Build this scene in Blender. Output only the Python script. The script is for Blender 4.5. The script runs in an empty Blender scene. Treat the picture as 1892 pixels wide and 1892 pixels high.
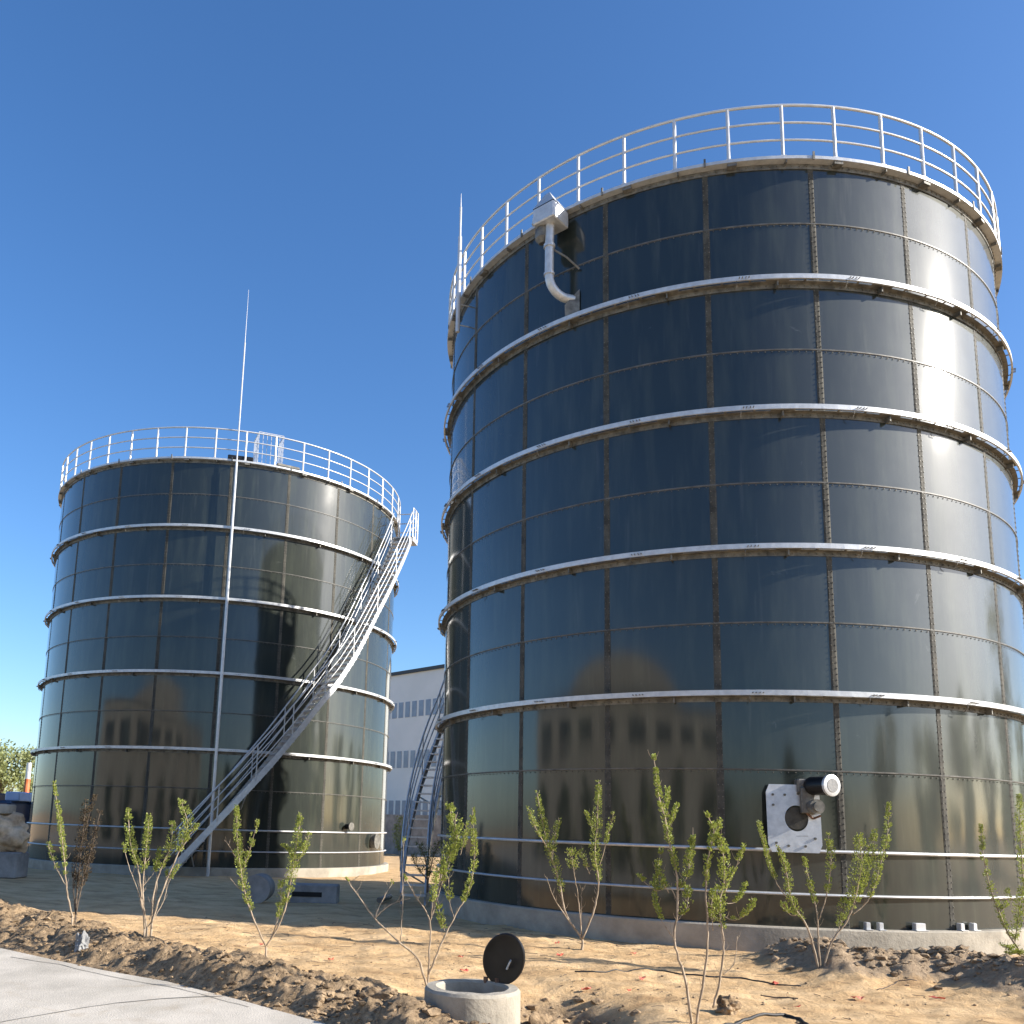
import bpy, math, random
from mathutils import Vector, noise
random.seed(7)
PI = math.pi
sc = bpy.context.scene
col = sc.collection

# ------------------------------------------------------------------ camera
FPX, PITCH, ROLL = 1631.33, .16905, .0306
PX, PY = 786.47, 1245.68
CAM = Vector((0, 0, 1.75))
cp, sp, cr, sr = math.cos(PITCH), math.sin(PITCH), math.cos(ROLL), math.sin(ROLL)
VF = Vector((0, cp, sp)); VU = Vector((0, -sp, cp)); VR = Vector((1, 0, 0))
R2 = cr*VR + sr*VU; U2 = -sr*VR + cr*VU
cd = bpy.data.cameras.new('camera'); co = bpy.data.objects.new('camera', cd); col.objects.link(co)
from mathutils import Matrix
co.matrix_world = Matrix(((R2.x, U2.x, -VF.x, CAM.x), (R2.y, U2.y, -VF.y, CAM.y), (R2.z, U2.z, -VF.z, CAM.z), (0, 0, 0, 1)))
cd.sensor_width = 36; cd.lens = FPX/1892*36
cd.shift_x = 159.53/1892; cd.shift_y = 299.68/1892
cd.clip_start = .1; cd.clip_end = 3000
sc.camera = co

def ray(x, y): return (VF + R2*(x-PX)/FPX + U2*(PY-y)/FPX).normalized()
def onz(x, y, z=0.): d = ray(x, y); return CAM + d*((z-CAM.z)/d.z)
def ony(x, y, Y): d = ray(x, y); return CAM + d*(Y/d.y)
def oncyl(x, y, c, r):
    d = ray(x, y); a = d.x**2+d.y**2; b = -2*(d.x*c[0]+d.y*c[1]); k = c[0]**2+c[1]**2-r*r
    t = (-b-math.sqrt(max(0, b*b-4*a*k)))/2/a; return CAM + d*t

# ------------------------------------------------------------------ materials
def nodes(name):
    m = bpy.data.materials.new(name); m.use_nodes = True
    nt = m.node_tree; return m, nt, nt.nodes['Principled BSDF']
def N(nt, t, **k):
    n = nt.nodes.new(t)
    for a, v in k.items():
        if a.startswith('_'): setattr(n, a[1:], v)
        else: n.inputs[a.replace('__', ' ')].default_value = v
    return n
def rgb(c): return (c[0], c[1], c[2], 1)
def mat(name, c1, c2=None, rough=.6, metal=0, scale=4, bump=0, bscale=None, detail=6, coat=0, stretch=None, spec=.5, pos=(.35, .65)):
    m, nt, b = nodes(name); L = nt.links
    b.inputs['Roughness'].default_value = rough; b.inputs['Metallic'].default_value = metal
    b.inputs['Specular IOR Level'].default_value = spec
    if coat: b.inputs['Coat Weight'].default_value = coat; b.inputs['Coat Roughness'].default_value = .1
    tc = N(nt, 'ShaderNodeTexCoord'); vec = tc.outputs['Object']
    if stretch:
        mp = N(nt, 'ShaderNodeMapping'); mp.inputs['Scale'].default_value = stretch
        L.new(vec, mp.inputs[0]); vec = mp.outputs[0]
    if c2:
        n = N(nt, 'ShaderNodeTexNoise', Scale=scale, Detail=detail, Roughness=.6); L.new(vec, n.inputs['Vector'])
        r = N(nt, 'ShaderNodeValToRGB'); r.color_ramp.elements[0].color = rgb(c1); r.color_ramp.elements[1].color = rgb(c2)
        r.color_ramp.elements[0].position, r.color_ramp.elements[1].position = pos
        L.new(n.outputs[0], r.inputs[0]); L.new(r.outputs[0], b.inputs['Base Color'])
    else: b.inputs['Base Color'].default_value = rgb(c1)
    if bump:
        n2 = N(nt, 'ShaderNodeTexNoise', Scale=bscale or scale*4, Detail=8, Roughness=.65); L.new(vec, n2.inputs['Vector'])
        bp = N(nt, 'ShaderNodeBump', Strength=1, Distance=bump); L.new(n2.outputs[0], bp.inputs['Height']); L.new(bp.outputs[0], b.inputs['Normal'])
    return m

galv = mat('galvanised_steel', (.47, .48, .485), (.60, .61, .61), rough=.42, metal=.4, scale=9, bump=.002, bscale=40)
galv_dirty = mat('dusty_galvanised_steel', (.085, .082, .072), (.22, .21, .185), rough=.6, metal=.25, scale=7, bump=.003, bscale=60)
railm = mat('painted_rail_steel', (.52, .53, .54), (.64, .64, .63), rough=.38, metal=.3, scale=5)
seamm = mat('sealant_strip', (.038, .037, .032), (.09, .085, .07), rough=.7, spec=.2, scale=5, bump=.003, bscale=40)
boltm = mat('bolt_cap', (.035, .035, .032), (.16, .15, .12), rough=.5, scale=11)
hseam = mat('horizontal_sealant', (.05, .05, .046), (.13, .125, .11), rough=.5, scale=6, bump=.002, bscale=40)
concrete = mat('cast_concrete', (.26, .235, .19), (.41, .37, .30), rough=.9, scale=2.2, bump=.012, bscale=18)
concrete_d = mat('weathered_grey_concrete', (.17, .17, .17), (.30, .30, .29), rough=.9, scale=2.5, bump=.01, bscale=20)
black = mat('black_plastic', (.006, .006, .007), (.012, .012, .013), rough=.4, spec=.35, scale=6)
rubber = mat('black_hose_rubber', (.012, .012, .012), (.03, .03, .03), rough=.6, scale=6)
hole_shade = mat('opening_shade', (.012, .011, .010), rough=.9)  # near-black colour painted in for the shade inside openings
rust = mat('rusty_steel', (.10, .05, .03), (.22, .12, .07), rough=.8, scale=12)
bark = mat('pale_bark', (.20, .15, .10), (.46, .37, .27), rough=.85, scale=30, stretch=(1, 1, .2))
barkd = mat('dark_bark', (.07, .05, .035), (.15, .115, .085), rough=.9, scale=20)
dryleaf = mat('withered_brown_leaves', (.035, .024, .012), (.085, .06, .03), rough=.9, scale=6)

# tank enamel: dark green glass-fused steel, glossy coat, dusty streaks
def enamel():
    m, nt, b = nodes('dark_green_enamel'); L = nt.links
    tc = N(nt, 'ShaderNodeTexCoord')
    at = N(nt, 'ShaderNodeAttribute', _attribute_name='tone')
    mp = N(nt, 'ShaderNodeMapping'); mp.inputs['Scale'].default_value = (2.2, 2.2, .28); L.new(tc.outputs['Object'], mp.inputs[0])
    st = N(nt, 'ShaderNodeTexNoise', Scale=1.6, Detail=7, Roughness=.6); L.new(mp.outputs[0], st.inputs['Vector'])
    r1 = N(nt, 'ShaderNodeValToRGB'); r1.color_ramp.elements[0].position = .46; r1.color_ramp.elements[1].position = .85
    r1.color_ramp.elements[0].color = (0, 0, 0, 1); r1.color_ramp.elements[1].color = (1, 1, 1, 1); L.new(st.outputs[0], r1.inputs[0])
    mx = N(nt, 'ShaderNodeMix', _data_type='RGBA'); mx.inputs['A'].default_value = (.008, .011, .009, 1); mx.inputs['B'].default_value = (.040, .046, .031, 1)
    L.new(r1.outputs[0], mx.inputs['Factor'])
    mt = N(nt, 'ShaderNodeMix', _data_type='RGBA', _blend_type='MULTIPLY'); mt.inputs['Factor'].default_value = .5
    sn = N(nt, 'ShaderNodeTexNoise', Scale=1.1, Detail=9, Roughness=.72, Distortion=.6); L.new(tc.outputs['Object'], sn.inputs['Vector'])
    sr_ = N(nt, 'ShaderNodeMapRange'); sr_.inputs['From Min'].default_value = .66; sr_.inputs['From Max'].default_value = .80; sr_.inputs['To Max'].default_value = .75; L.new(sn.outputs[0], sr_.inputs['Value'])
    ms_ = N(nt, 'ShaderNodeMix', _data_type='RGBA'); ms_.inputs['B'].default_value = (.17, .18, .17, 1); L.new(sr_.outputs[0], ms_.inputs['Factor']); L.new(mx.outputs['Result'], ms_.inputs['A'])
    mp2 = N(nt, 'ShaderNodeMapping'); mp2.inputs['Scale'].default_value = (7, 7, .5); L.new(tc.outputs['Object'], mp2.inputs[0])
    s2 = N(nt, 'ShaderNodeTexNoise', Scale=1, Detail=6, Roughness=.6); L.new(mp2.outputs[0], s2.inputs['Vector'])
    s3 = N(nt, 'ShaderNodeMapRange'); s3.inputs['From Min'].default_value = .60; s3.inputs['From Max'].default_value = .78; s3.inputs['To Max'].default_value = .6; L.new(s2.outputs[0], s3.inputs['Value'])
    m5 = N(nt, 'ShaderNodeMix', _data_type='RGBA'); m5.inputs['B'].default_value = (.060, .062, .050, 1); L.new(s3.outputs[0], m5.inputs['Factor']); L.new(ms_.outputs['Result'], m5.inputs['A'])
    L.new(m5.outputs['Result'], mt.inputs['A']); L.new(at.outputs['Color'], mt.inputs['B'])
    L.new(mt.outputs['Result'], b.inputs['Base Color'])
    fine = N(nt, 'ShaderNodeTexNoise', Scale=2.5, Detail=8, Roughness=.7); L.new(tc.outputs['Object'], fine.inputs['Vector'])
    mr = N(nt, 'ShaderNodeMapRange'); mr.inputs['To Min'].default_value = .60; mr.inputs['To Max'].default_value = .72
    L.new(fine.outputs[0], mr.inputs['Value']); L.new(mr.outputs[0], b.inputs['Roughness'])
    mr2 = N(nt, 'ShaderNodeMapRange'); mr2.inputs['To Min'].default_value = .075; mr2.inputs['To Max'].default_value = .11
    L.new(fine.outputs[0], mr2.inputs['Value'])
    b.inputs['Coat Weight'].default_value = 1.; b.inputs['Specular IOR Level'].default_value = .24; b.inputs['Specular Tint'].default_value = (.90, 1, .93, 1); L.new(mr2.outputs[0], b.inputs['Coat Roughness']); b.inputs['Coat IOR'].default_value = 1.62
    return m
enam = enamel()

def leafmat(name, c1, c2, tr=.35):
    m, nt, b = nodes(name); L = nt.links
    at = N(nt, 'ShaderNodeAttribute', _attribute_name='tone')
    mx = N(nt, 'ShaderNodeMix', _data_type='RGBA'); mx.inputs['A'].default_value = rgb(c1); mx.inputs['B'].default_value = rgb(c2)
    L.new(at.outputs['Fac'], mx.inputs['Factor']); L.new(mx.outputs['Result'], b.inputs['Base Color'])
    b.inputs['Roughness'].default_value = .5
    t = N(nt, 'ShaderNodeBsdfTranslucent'); L.new(mx.outputs['Result'], t.inputs[0])
    ms = N(nt, 'ShaderNodeMixShader'); ms.inputs[0].default_value = tr
    L.new(b.outputs[0], ms.inputs[1]); L.new(t.outputs[0], ms.inputs[2])
    L.new(ms.outputs[0], nt.nodes['Material Output'].inputs['Surface'])
    return m
leafy = leafmat('young_green_leaf', (.16, .21, .035), (.42, .46, .10))
leaft = leafmat('tree_leaf', (.05, .075, .02), (.12, .16, .045))
leafo = leafmat('olive_tree_leaf', (.15, .18, .06), (.30, .33, .13))

def ground_mat():
    m, nt, b = nodes('sandy_soil'); L = nt.links
    tc = N(nt, 'ShaderNodeTexCoord'); v = tc.outputs['Object']
    mp = N(nt, 'ShaderNodeMapping'); mp.inputs['Scale'].default_value = (.5, 1, 1); L.new(v, mp.inputs[0])
    n1 = N(nt, 'ShaderNodeTexNoise', Scale=2.2, Detail=9, Roughness=.65); L.new(mp.outputs[0], n1.inputs['Vector'])
    r = N(nt, 'ShaderNodeValToRGB'); e = r.color_ramp.elements
    e[0].position = .3; e[0].color = (.35, .22, .11, 1); e[1].position = .62; e[1].color = (.67, .47, .26, 1)
    x = e.new(.47); x.color = (.55, .368, .19, 1); L.new(n1.outputs[0], r.inputs[0])
    n2 = N(nt, 'ShaderNodeTexNoise', Scale=14, Detail=10, Roughness=.75); L.new(v, n2.inputs['Vector'])
    r2 = N(nt, 'ShaderNodeValToRGB'); e2 = r2.color_ramp.elements
    e2[0].position = .3; e2[0].color = (.075, .052, .031, 1); e2[1].position = .7; e2[1].color = (.52, .37, .22, 1); L.new(n2.outputs[0], r2.inputs[0])
    r3 = N(nt, 'ShaderNodeValToRGB'); e3 = r3.color_ramp.elements
    e3[0].position = .3; e3[0].color = (.20, .142, .09, 1); e3[1].position = .7; e3[1].color = (.46, .345, .225, 1); L.new(n2.outputs[0], r3.inputs[0])
    a1 = N(nt, 'ShaderNodeAttribute', _attribute_name='soil'); a2 = N(nt, 'ShaderNodeAttribute', _attribute_name='grey')
    def soft(a):
        q = N(nt, 'ShaderNodeMath', _operation='ADD'); L.new(a.outputs['Fac'], q.inputs[0])
        w = N(nt, 'ShaderNodeMath', _operation='MULTIPLY_ADD'); w.inputs[1].default_value = .9; w.inputs[2].default_value = -.45
        L.new(n2.outputs[0], w.inputs[0]); L.new(w.outputs[0], q.inputs[1])
        g = N(nt, 'ShaderNodeMapRange'); g.inputs['From Min'].default_value = .35; g.inputs['From Max'].default_value = .6; L.new(q.outputs[0], g.inputs['Value']); return g
    m1 = N(nt, 'ShaderNodeMix', _data_type='RGBA'); L.new(soft(a1).outputs[0], m1.inputs['Factor']); L.new(r.outputs[0], m1.inputs['A']); L.new(r2.outputs[0], m1.inputs['B'])
    m2 = N(nt, 'ShaderNodeMix', _data_type='RGBA'); L.new(soft(a2).outputs[0], m2.inputs['Factor']); L.new(m1.outputs['Result'], m2.inputs['A']); L.new(r3.outputs[0], m2.inputs['B'])
    # dark speckles (twigs, crumbs)
    vo = N(nt, 'ShaderNodeTexNoise', Scale=30, Detail=3, Roughness=.5); L.new(mp.outputs[0], vo.inputs['Vector'])
    g = N(nt, 'ShaderNodeMapRange'); g.inputs['From Min'].default_value = .66; g.inputs['From Max'].default_value = .74; L.new(vo.outputs[0], g.inputs['Value'])
    m3 = N(nt, 'ShaderNodeMix', _data_type='RGBA'); m3.inputs['B'].default_value = (.14, .09, .045, 1); L.new(g.outputs[0], m3.inputs['Factor']); L.new(m2.outputs['Result'], m3.inputs['A'])
    L.new(m3.outputs['Result'], b.inputs['Base Color']); b.inputs['Roughness'].default_value = .95; b.inputs['Specular IOR Level'].default_value = .2
    n4 = N(nt, 'ShaderNodeTexNoise', Scale=9, Detail=12, Roughness=.72); L.new(v, n4.inputs['Vector'])
    bp = N(nt, 'ShaderNodeBump', Strength=1, Distance=.05); L.new(n4.outputs[0], bp.inputs['Height']); L.new(bp.outputs[0], b.inputs['Normal'])
    return m
sand = ground_mat()
clodm = mat('dark_soil_clod', (.085, .058, .036), (.46, .33, .20), rough=.95, scale=5, bump=.03, bscale=22, spec=.2)
clodg = mat('grey_brown_clod', (.19, .135, .085), (.42, .315, .205), rough=.95, scale=5, bump=.03, bscale=22, spec=.2)
stonem = mat('tan_boulder', (.34, .24, .15), (.72, .55, .37), rough=.95, scale=3.5, bump=.05, bscale=7, spec=.2)

def road_mat():
    m, nt, b = nodes('concrete_road'); L = nt.links
    tc = N(nt, 'ShaderNodeTexCoord'); v = tc.outputs['Object']
    mp = N(nt, 'ShaderNodeMapping'); mp.inputs['Scale'].default_value = (1, .6, 1); L.new(v, mp.inputs[0])
    n1 = N(nt, 'ShaderNodeTexNoise', Scale=1.3, Detail=10, Roughness=.62); L.new(mp.outputs[0], n1.inputs['Vector'])
    r = N(nt, 'ShaderNodeValToRGB'); e = r.color_ramp.elements
    e[0].position = .32; e[0].color = (.39, .355, .295, 1); e[1].position = .6; e[1].color = (.56, .51, .43, 1); L.new(n1.outputs[0], r.inputs[0])
    n2 = N(nt, 'ShaderNodeTexNoise', Scale=60, Detail=4); L.new(v, n2.inputs['Vector'])
    g = N(nt, 'ShaderNodeMapRange'); g.inputs['To Min'].default_value = .82; g.inputs['To Max'].default_value = 1.12; L.new(n2.outputs[0], g.inputs['Value'])
    m1 = N(nt, 'ShaderNodeMix', _data_type='RGBA', _blend_type='MULTIPLY'); m1.inputs['Factor'].default_value = 1
    n5 = N(nt, 'ShaderNodeTexNoise', Scale=.9, Detail=9, Roughness=.7, Distortion=.8); L.new(v, n5.inputs['Vector'])
    g5 = N(nt, 'ShaderNodeMapRange'); g5.inputs['From Min'].default_value = .52; g5.inputs['From Max'].default_value = .72; g5.inputs['To Max'].default_value = .7; L.new(n5.outputs[0], g5.inputs['Value'])
    m5 = N(nt, 'ShaderNodeMix', _data_type='RGBA'); m5.inputs['B'].default_value = (.36, .28, .18, 1); L.new(g5.outputs[0], m5.inputs['Factor']); L.new(r.outputs[0], m5.inputs['A'])
    L.new(m5.outputs['Result'], m1.inputs['A']); L.new(g.outputs[0], m1.inputs['B']); L.new(m1.outputs['Result'], b.inputs['Base Color'])
    b.inputs['Roughness'].default_value = .9
    bp = N(nt, 'ShaderNodeBump', Strength=.6, Distance=.01); L.new(n2.outputs[0], bp.inputs['Height']); L.new(bp.outputs[0], b.inputs['Normal'])
    return m
roadm = road_mat()
tarm = mat('joint_filler', (.11, .11, .10), (.2, .19, .17), rough=.9, scale=6)

# ------------------------------------------------------------------ mesh building
class MB:
    def __init__(s): s.v = []; s.f = []; s.t = []
    def add(s, vs, fs, tone=None):
        o = len(s.v); s.v += [tuple(p) for p in vs]; s.f += [tuple(i+o for i in f) for f in fs]
        if tone is not None: s.t += [tone]*len(vs)
        return s
    def box(s, c, ax, ay, az, hx, hy, hz, bev=0):
        c, ax, ay, az = Vector(c), Vector(ax), Vector(ay), Vector(az)
        if bev <= 0:
            vs = [c+ax*hx*i+ay*hy*j+az*hz*k for i in (-1, 1) for j in (-1, 1) for k in (-1, 1)]
            return s.add(vs, [(0, 1, 3, 2), (4, 6, 7, 5), (0, 4, 5, 1), (2, 3, 7, 6), (0, 2, 6, 4), (1, 5, 7, 3)])
        # bevelled box: octagon outlines in xy stacked at 4 levels
        def ring(kx, ky, z):
            return [c+ax*x+ay*y+az*z for x, y in ((hx-kx-bev, hy-ky), (-(hx-kx-bev), hy-ky), (-(hx-kx), hy-ky-bev), (-(hx-kx), -(hy-ky-bev)), (-(hx-kx-bev), -(hy-ky)), (hx-kx-bev, -(hy-ky)), (hx-kx, -(hy-ky-bev)), (hx-kx, hy-ky-bev))]
        rs = [ring(bev, bev, -hz), ring(0, 0, -hz+bev), ring(0, 0, hz-bev), ring(bev, bev, hz)]
        vs = sum(rs, []); fs = [tuple(range(7, -1, -1)), tuple(range(24, 32))]
        for k in range(3):
            for i in range(8): fs.append((k*8+i, k*8+(i+1) % 8, k*8+8+(i+1) % 8, k*8+8+i))
        return s.add(vs, fs)
    def abox(s, c, h, bev=0): return s.box(c, (1, 0, 0), (0, 1, 0), (0, 0, 1), *h, bev)
    def tube(s, pts, r, n=8, cap=True, tone=None):
        pts = [Vector(p) for p in pts]; rr = r if isinstance(r, (list, tuple)) else [r]*len(pts)
        vs = []; fs = []; up = None
        for i, p in enumerate(pts):
            d = (pts[min(i+1, len(pts)-1)]-pts[max(i-1, 0)])
            if d.length < 1e-9: d = Vector((0, 0, 1))
            d.normalize()
            if up is None: up = Vector((0, 0, 1)) if abs(d.z) < .9 else Vector((1, 0, 0))
            a = d.cross(up); 
            if a.length < 1e-4: a = d.cross(Vector((1, 0, .01)))
            a.normalize(); b_ = a.cross(d).normalized(); up = b_
            for k in range(n):
                t = 2*PI*k/n; vs.append(p+(a*math.cos(t)+b_*math.sin(t))*rr[i])
        for i in range(len(pts)-1):
            for k in range(n): fs.append((i*n+k, i*n+(k+1) % n, (i+1)*n+(k+1) % n, (i+1)*n+k))
        if cap: fs.append(tuple(range(n-1, -1, -1))); fs.append(tuple(range((len(pts)-1)*n, len(pts)*n)))
        return s.add(vs, fs, tone)
    def revolve(s, prof, n=168, c=(0, 0), a0=0., a1=None, z0=0., closed=True):
        full = a1 is None; vs = []; fs = []; m = len(prof); steps = n if full else n+1
        for i in range(steps):
            t = a0+(2*PI*i/n if full else (a1-a0)*i/n); ct, st_ = math.cos(t), math.sin(t)
            for r, z in prof: vs.append((c[0]+r*ct, c[1]+r*st_, z0+z))
        for i in range(n):
            j = (i+1) % n if full else i+1
            for k in range(m if closed else m-1):
                k2 = (k+1) % m; fs.append((i*m+k, j*m+k, j*m+k2, i*m+k2))
        if not full and closed: fs.append(tuple(range(m))); fs.append(tuple(reversed(range(n*m, n*m+m))))
        return s.add(vs, fs)
    def build(s, name, m, parent=None, smooth=False, loc=None):
        me = bpy.data.meshes.new(name); me.from_pydata(s.v, [], s.f); me.materials.append(m)
        if s.t and len(s.t) == len(s.v):
            a = me.color_attributes.new('tone', 'FLOAT_COLOR', 'POINT')
            for i, t in enumerate(s.t): a.data[i].color = (t, t, t, 1)
        if smooth:
            me.polygons.foreach_set('use_smooth', [True]*len(me.polygons))
            if smooth == 'auto':
                me.set_sharp_from_angle(angle=.6)
        me.update()
        o = bpy.data.objects.new(name, me); col.objects.link(o)
        if loc is not None: o.location = loc
        if parent: o.parent = parent
        return o
def lump(mb, c, r, seed, sq=(1, 1, 1), amp=.35, sub=2, tone=None):
    import bmesh
    b = bmesh.new(); bmesh.ops.create_icosphere(b, subdivisions=sub, radius=1)
    s = Vector((seed*3.1, seed*1.7, seed)); vs = []
    for v in b.verts:
        k = 1+amp*noise.noise(v.co*1.3+s)+amp*.6*noise.noise(v.co*3+s)
        vs.append(Vector((v.co.x*sq[0], v.co.y*sq[1], v.co.z*sq[2]))*k*r+Vector(c))
    b.verts.index_update(); fs = [tuple(v.index for v in f.verts) for f in b.faces]; b.free()
    mb.add(vs, fs, tone)
def tag(o, label=None, cat=None, group=None, kind=None):
    if label: o['label'] = label
    if cat: o['category'] = cat
    if group: o['group'] = group
    if kind: o['kind'] = kind
    return o
def empty(name, loc=(0, 0, 0), parent=None):
    o = bpy.data.objects.new(name, None); col.objects.link(o); o.location = loc; o.empty_display_size = .3
    if parent: o.parent = parent
    return o

# ------------------------------------------------------------------ light and sky
SAZ, SEL = math.radians(78), math.radians(26)
SUN = Vector((math.sin(SAZ)*math.cos(SEL), -math.cos(SAZ)*math.cos(SEL), math.sin(SEL)))
w = bpy.data.worlds.new('World'); sc.world = w; w.use_nodes = True
wn = w.node_tree; sky = wn.nodes.new('ShaderNodeTexSky'); sky.sky_type = 'NISHITA'; sky.sun_disc = False
sky.sun_elevation = SEL; sky.sun_rotation = math.atan2(SUN.x, SUN.y)
sky.air_density = 1.0; sky.dust_density = 1.0; sky.ozone_density = 4.0; sky.altitude = 100
bg = wn.nodes['Background']; bg.inputs['Strength'].default_value = .115
hs = wn.nodes.new('ShaderNodeHueSaturation'); hs.inputs['Saturation'].default_value = 1.17; hs.inputs['Hue'].default_value = .504; wn.links.new(sky.outputs[0], hs.inputs['Color']); wn.links.new(hs.outputs[0], bg.inputs[0])
sd = bpy.data.lights.new('sun', 'SUN'); sd.energy = 5.0; sd.angle = math.radians(.53); sd.color = (1, .93, .83)
so = bpy.data.objects.new('sun', sd); col.objects.link(so); so.rotation_euler = SUN.to_track_quat('Z', 'Y').to_euler(); so.location = SUN*60
sc.view_settings.view_transform = 'Standard'; sc.view_settings.look = 'None'
sc.view_settings.exposure = 1.02; sc.view_settings.gamma = 1

# ------------------------------------------------------------------ ground
crest = [onz(x, y, .33) for x, y in ((-260, 1590), (-60, 1640), (60, 1672), (140, 1694), (270, 1725), (450, 1762), (600, 1786), (700, 1800), (770, 1840))]
edge_px = [(-500, 1672), (-250, 1708), (0, 1752), (95, 1773), (190, 1793), (309, 1814), (450, 1850), (600, 1892), (690, 1930), (780, 1990)]
edge = [onz(x, y, 0) for x, y in edge_px]
def segd(p, a, b):
    ax, ay, bx, by = a.x, a.y, b.x, b.y; dx, dy = bx-ax, by-ay
    t = max(0, min(1, ((p[0]-ax)*dx+(p[1]-ay)*dy)/(dx*dx+dy*dy))); qx, qy = ax+t*dx, ay+t*dy
    return math.hypot(p[0]-qx, p[1]-qy), dx*(p[1]-ay)-dy*(p[0]-ax)
def polyd(p, P):
    best = (1e9, 0)
    for i in range(len(P)-1):
        d, s = segd(p, P[i], P[i+1])
        if d < best[0]: best = (d, s)
    return best
BIG = (6.5177, 20.0332); RB = 6.085; ZB = .38
SM = (-7.855, 34.177); RS = 6.4955; ZS = .26
MH = ony(873, 1822, 8.2); MHZ = MH.z
pit = onz(1035, 1862, 0.); pit2 = onz(735, 1868, 0.)
pile = [onz(x, y, .1) for x, y in ((1470, 1768), (1560, 1785), (1700, 1790), (1800, 1800), (1900, 1820), (2050, 1850))]
def gh(x, y):
    p = (x, y); far = max(0, math.hypot(x, y-12)-25)
    h = .06*noise.noise(Vector((x*.35, y*.35, 0)))+.045*noise.noise(Vector((x*1.4, y*1.4, 5)))
    soil = 0.; grey = 0.
    if -20 < x < 14 and 2 < y < 26:
        h += .028*noise.noise(Vector((x*4, y*5, 9)))+.008*noise.noise(Vector((x*13, y*13, 3)))
        d, s = polyd(p, crest)
        wd = .75 if s > 0 else .62
        k = math.exp(-(d/wd)**2)
        h += .22*k*(1+.25*noise.noise(Vector((x*1.7, y*1.7, 2))))
        rough = noise.noise(Vector((x*4, y*4, 1)))*.6+noise.noise(Vector((x*9, y*9, 7)))*.4
        if s < 0: soil = 1. if d < 3 else 0
        else: soil = max(0, 1-(d/.55)**2*.6) if d < .7 else 0
        de, se = polyd(p, edge)
        if se < 0 and de < 30: pass
        h += (.09*noise.noise(Vector((x*1.9, y*1.9, 21)))+.13*rough+.04*noise.noise(Vector((x*18, y*18, 2))))*min(1, soil)
        # trench round the manhole and pit beside it
        dp = math.hypot((x-pit.x)/.55, (y-pit.y)/.85); q = math.exp(-dp**2)
        h -= .55*q
        q2 = math.exp(-math.hypot((x-pit2.x)/.38, (y-pit2.y)/.5)**2); h -= .28*q2; soil = max(soil, min(1, q2*1.6))
        damp = max(q, q2)
        if q > .12: soil = max(soil, min(1, q*1.7))
        dm = math.hypot(x-MH.x, y-MH.y)
        if dm < 1.0: soil = max(soil, (1-dm)*1.6)
        dl, sl = polyd(p, pile)
        kk = math.exp(-(dl/.7)**2)*min(1, max(0, (x-4.2)/1.2))
        h += kk*.30*(1+.5*noise.noise(Vector((x*2.2, y*2.2, 4))))+.13*rough*kk+.04*kk*noise.noise(Vector((x*18, y*18, 2)))
        grey = min(1, kk*1.5)
        if sl > 0 and dl < 2.5 and x > 5 and y > 11: grey = max(grey, .75)
        # soil against the big slab
        ds = math.hypot(x-BIG[0], y-BIG[1])-RB-.2
        if 0 < ds < .5: grey = max(grey, .42*(1-ds/.5))
    db = math.hypot(x-BIG[0], y-BIG[1])-RB-.2
    if db < 0: h = 0
    if math.hypot(x-SM[0], y-SM[1])-RS < 0: h = -.05
    de, se = polyd(p, edge)
    if se < 0:   # under the road
        h = min(h, -.06-.08*min(1, de/.3)) if de > .05 else min(h, -.02)
    elif de < .25: h = h*(de/.25)-.01
    return h, min(1, max(0, soil)), grey
def axis(a, b, st, far):
    L = [a+(b-a)*i/round((b-a)/st) for i in range(round((b-a)/st)+1)]
    k = st; v = b
    while v < far: k *= 1.35; v += min(k, 40); L.append(v)
    k = st; v = a
    while v > -far: k *= 1.35; v -= min(k, 40); L.insert(0, v)
    return L
gx = axis(-8.1, 9.3, .045, 900); gy = axis(7.2, 15.75, .045, 900)
mb = MB(); A1 = []; A2 = []
for y in gy:
    for x in gx:
        h, s_, g_ = gh(x, y); mb.v.append((x, y, h)); A1.append(s_); A2.append(g_)
nx = len(gx)
for j in range(len(gy)-1):
    for i in range(nx-1): mb.f.append((j*nx+i, j*nx+i+1, (j+1)*nx+i+1, (j+1)*nx+i))
g = mb.build('ground', sand, smooth=True)
for nm, A in (('soil', A1), ('grey', A2)):
    a = g.data.attributes.new(nm, 'FLOAT', 'POINT'); a.data.foreach_set('value', A)
tag(g, kind='structure')
def gz(x, y): return gh(x, y)[0]

# road: sheet with a curved edge
mb = MB(); top = [(p.x, p.y, .004) for p in edge]
ex = edge[0]+(edge[0]-edge[1])*6; e2 = edge[-1]+(edge[-1]-edge[-2]).normalized()*9
poly = [(ex.x-40, ex.y+20, .004), (ex.x, ex.y, .004)]+top+[(e2.x, e2.y, .004), (30, -14, .004), (30, -24, .004), (-60, -24, .004)]
n = len(poly); mb.v = poly+[(x, y, -.16) for x, y, z in poly]
mb.f = [tuple(reversed(range(n)))]+[(i, (i+1) % n, n+(i+1) % n, n+i) for i in range(n)]
tag(mb.build('road', roadm), kind='structure')
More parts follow.
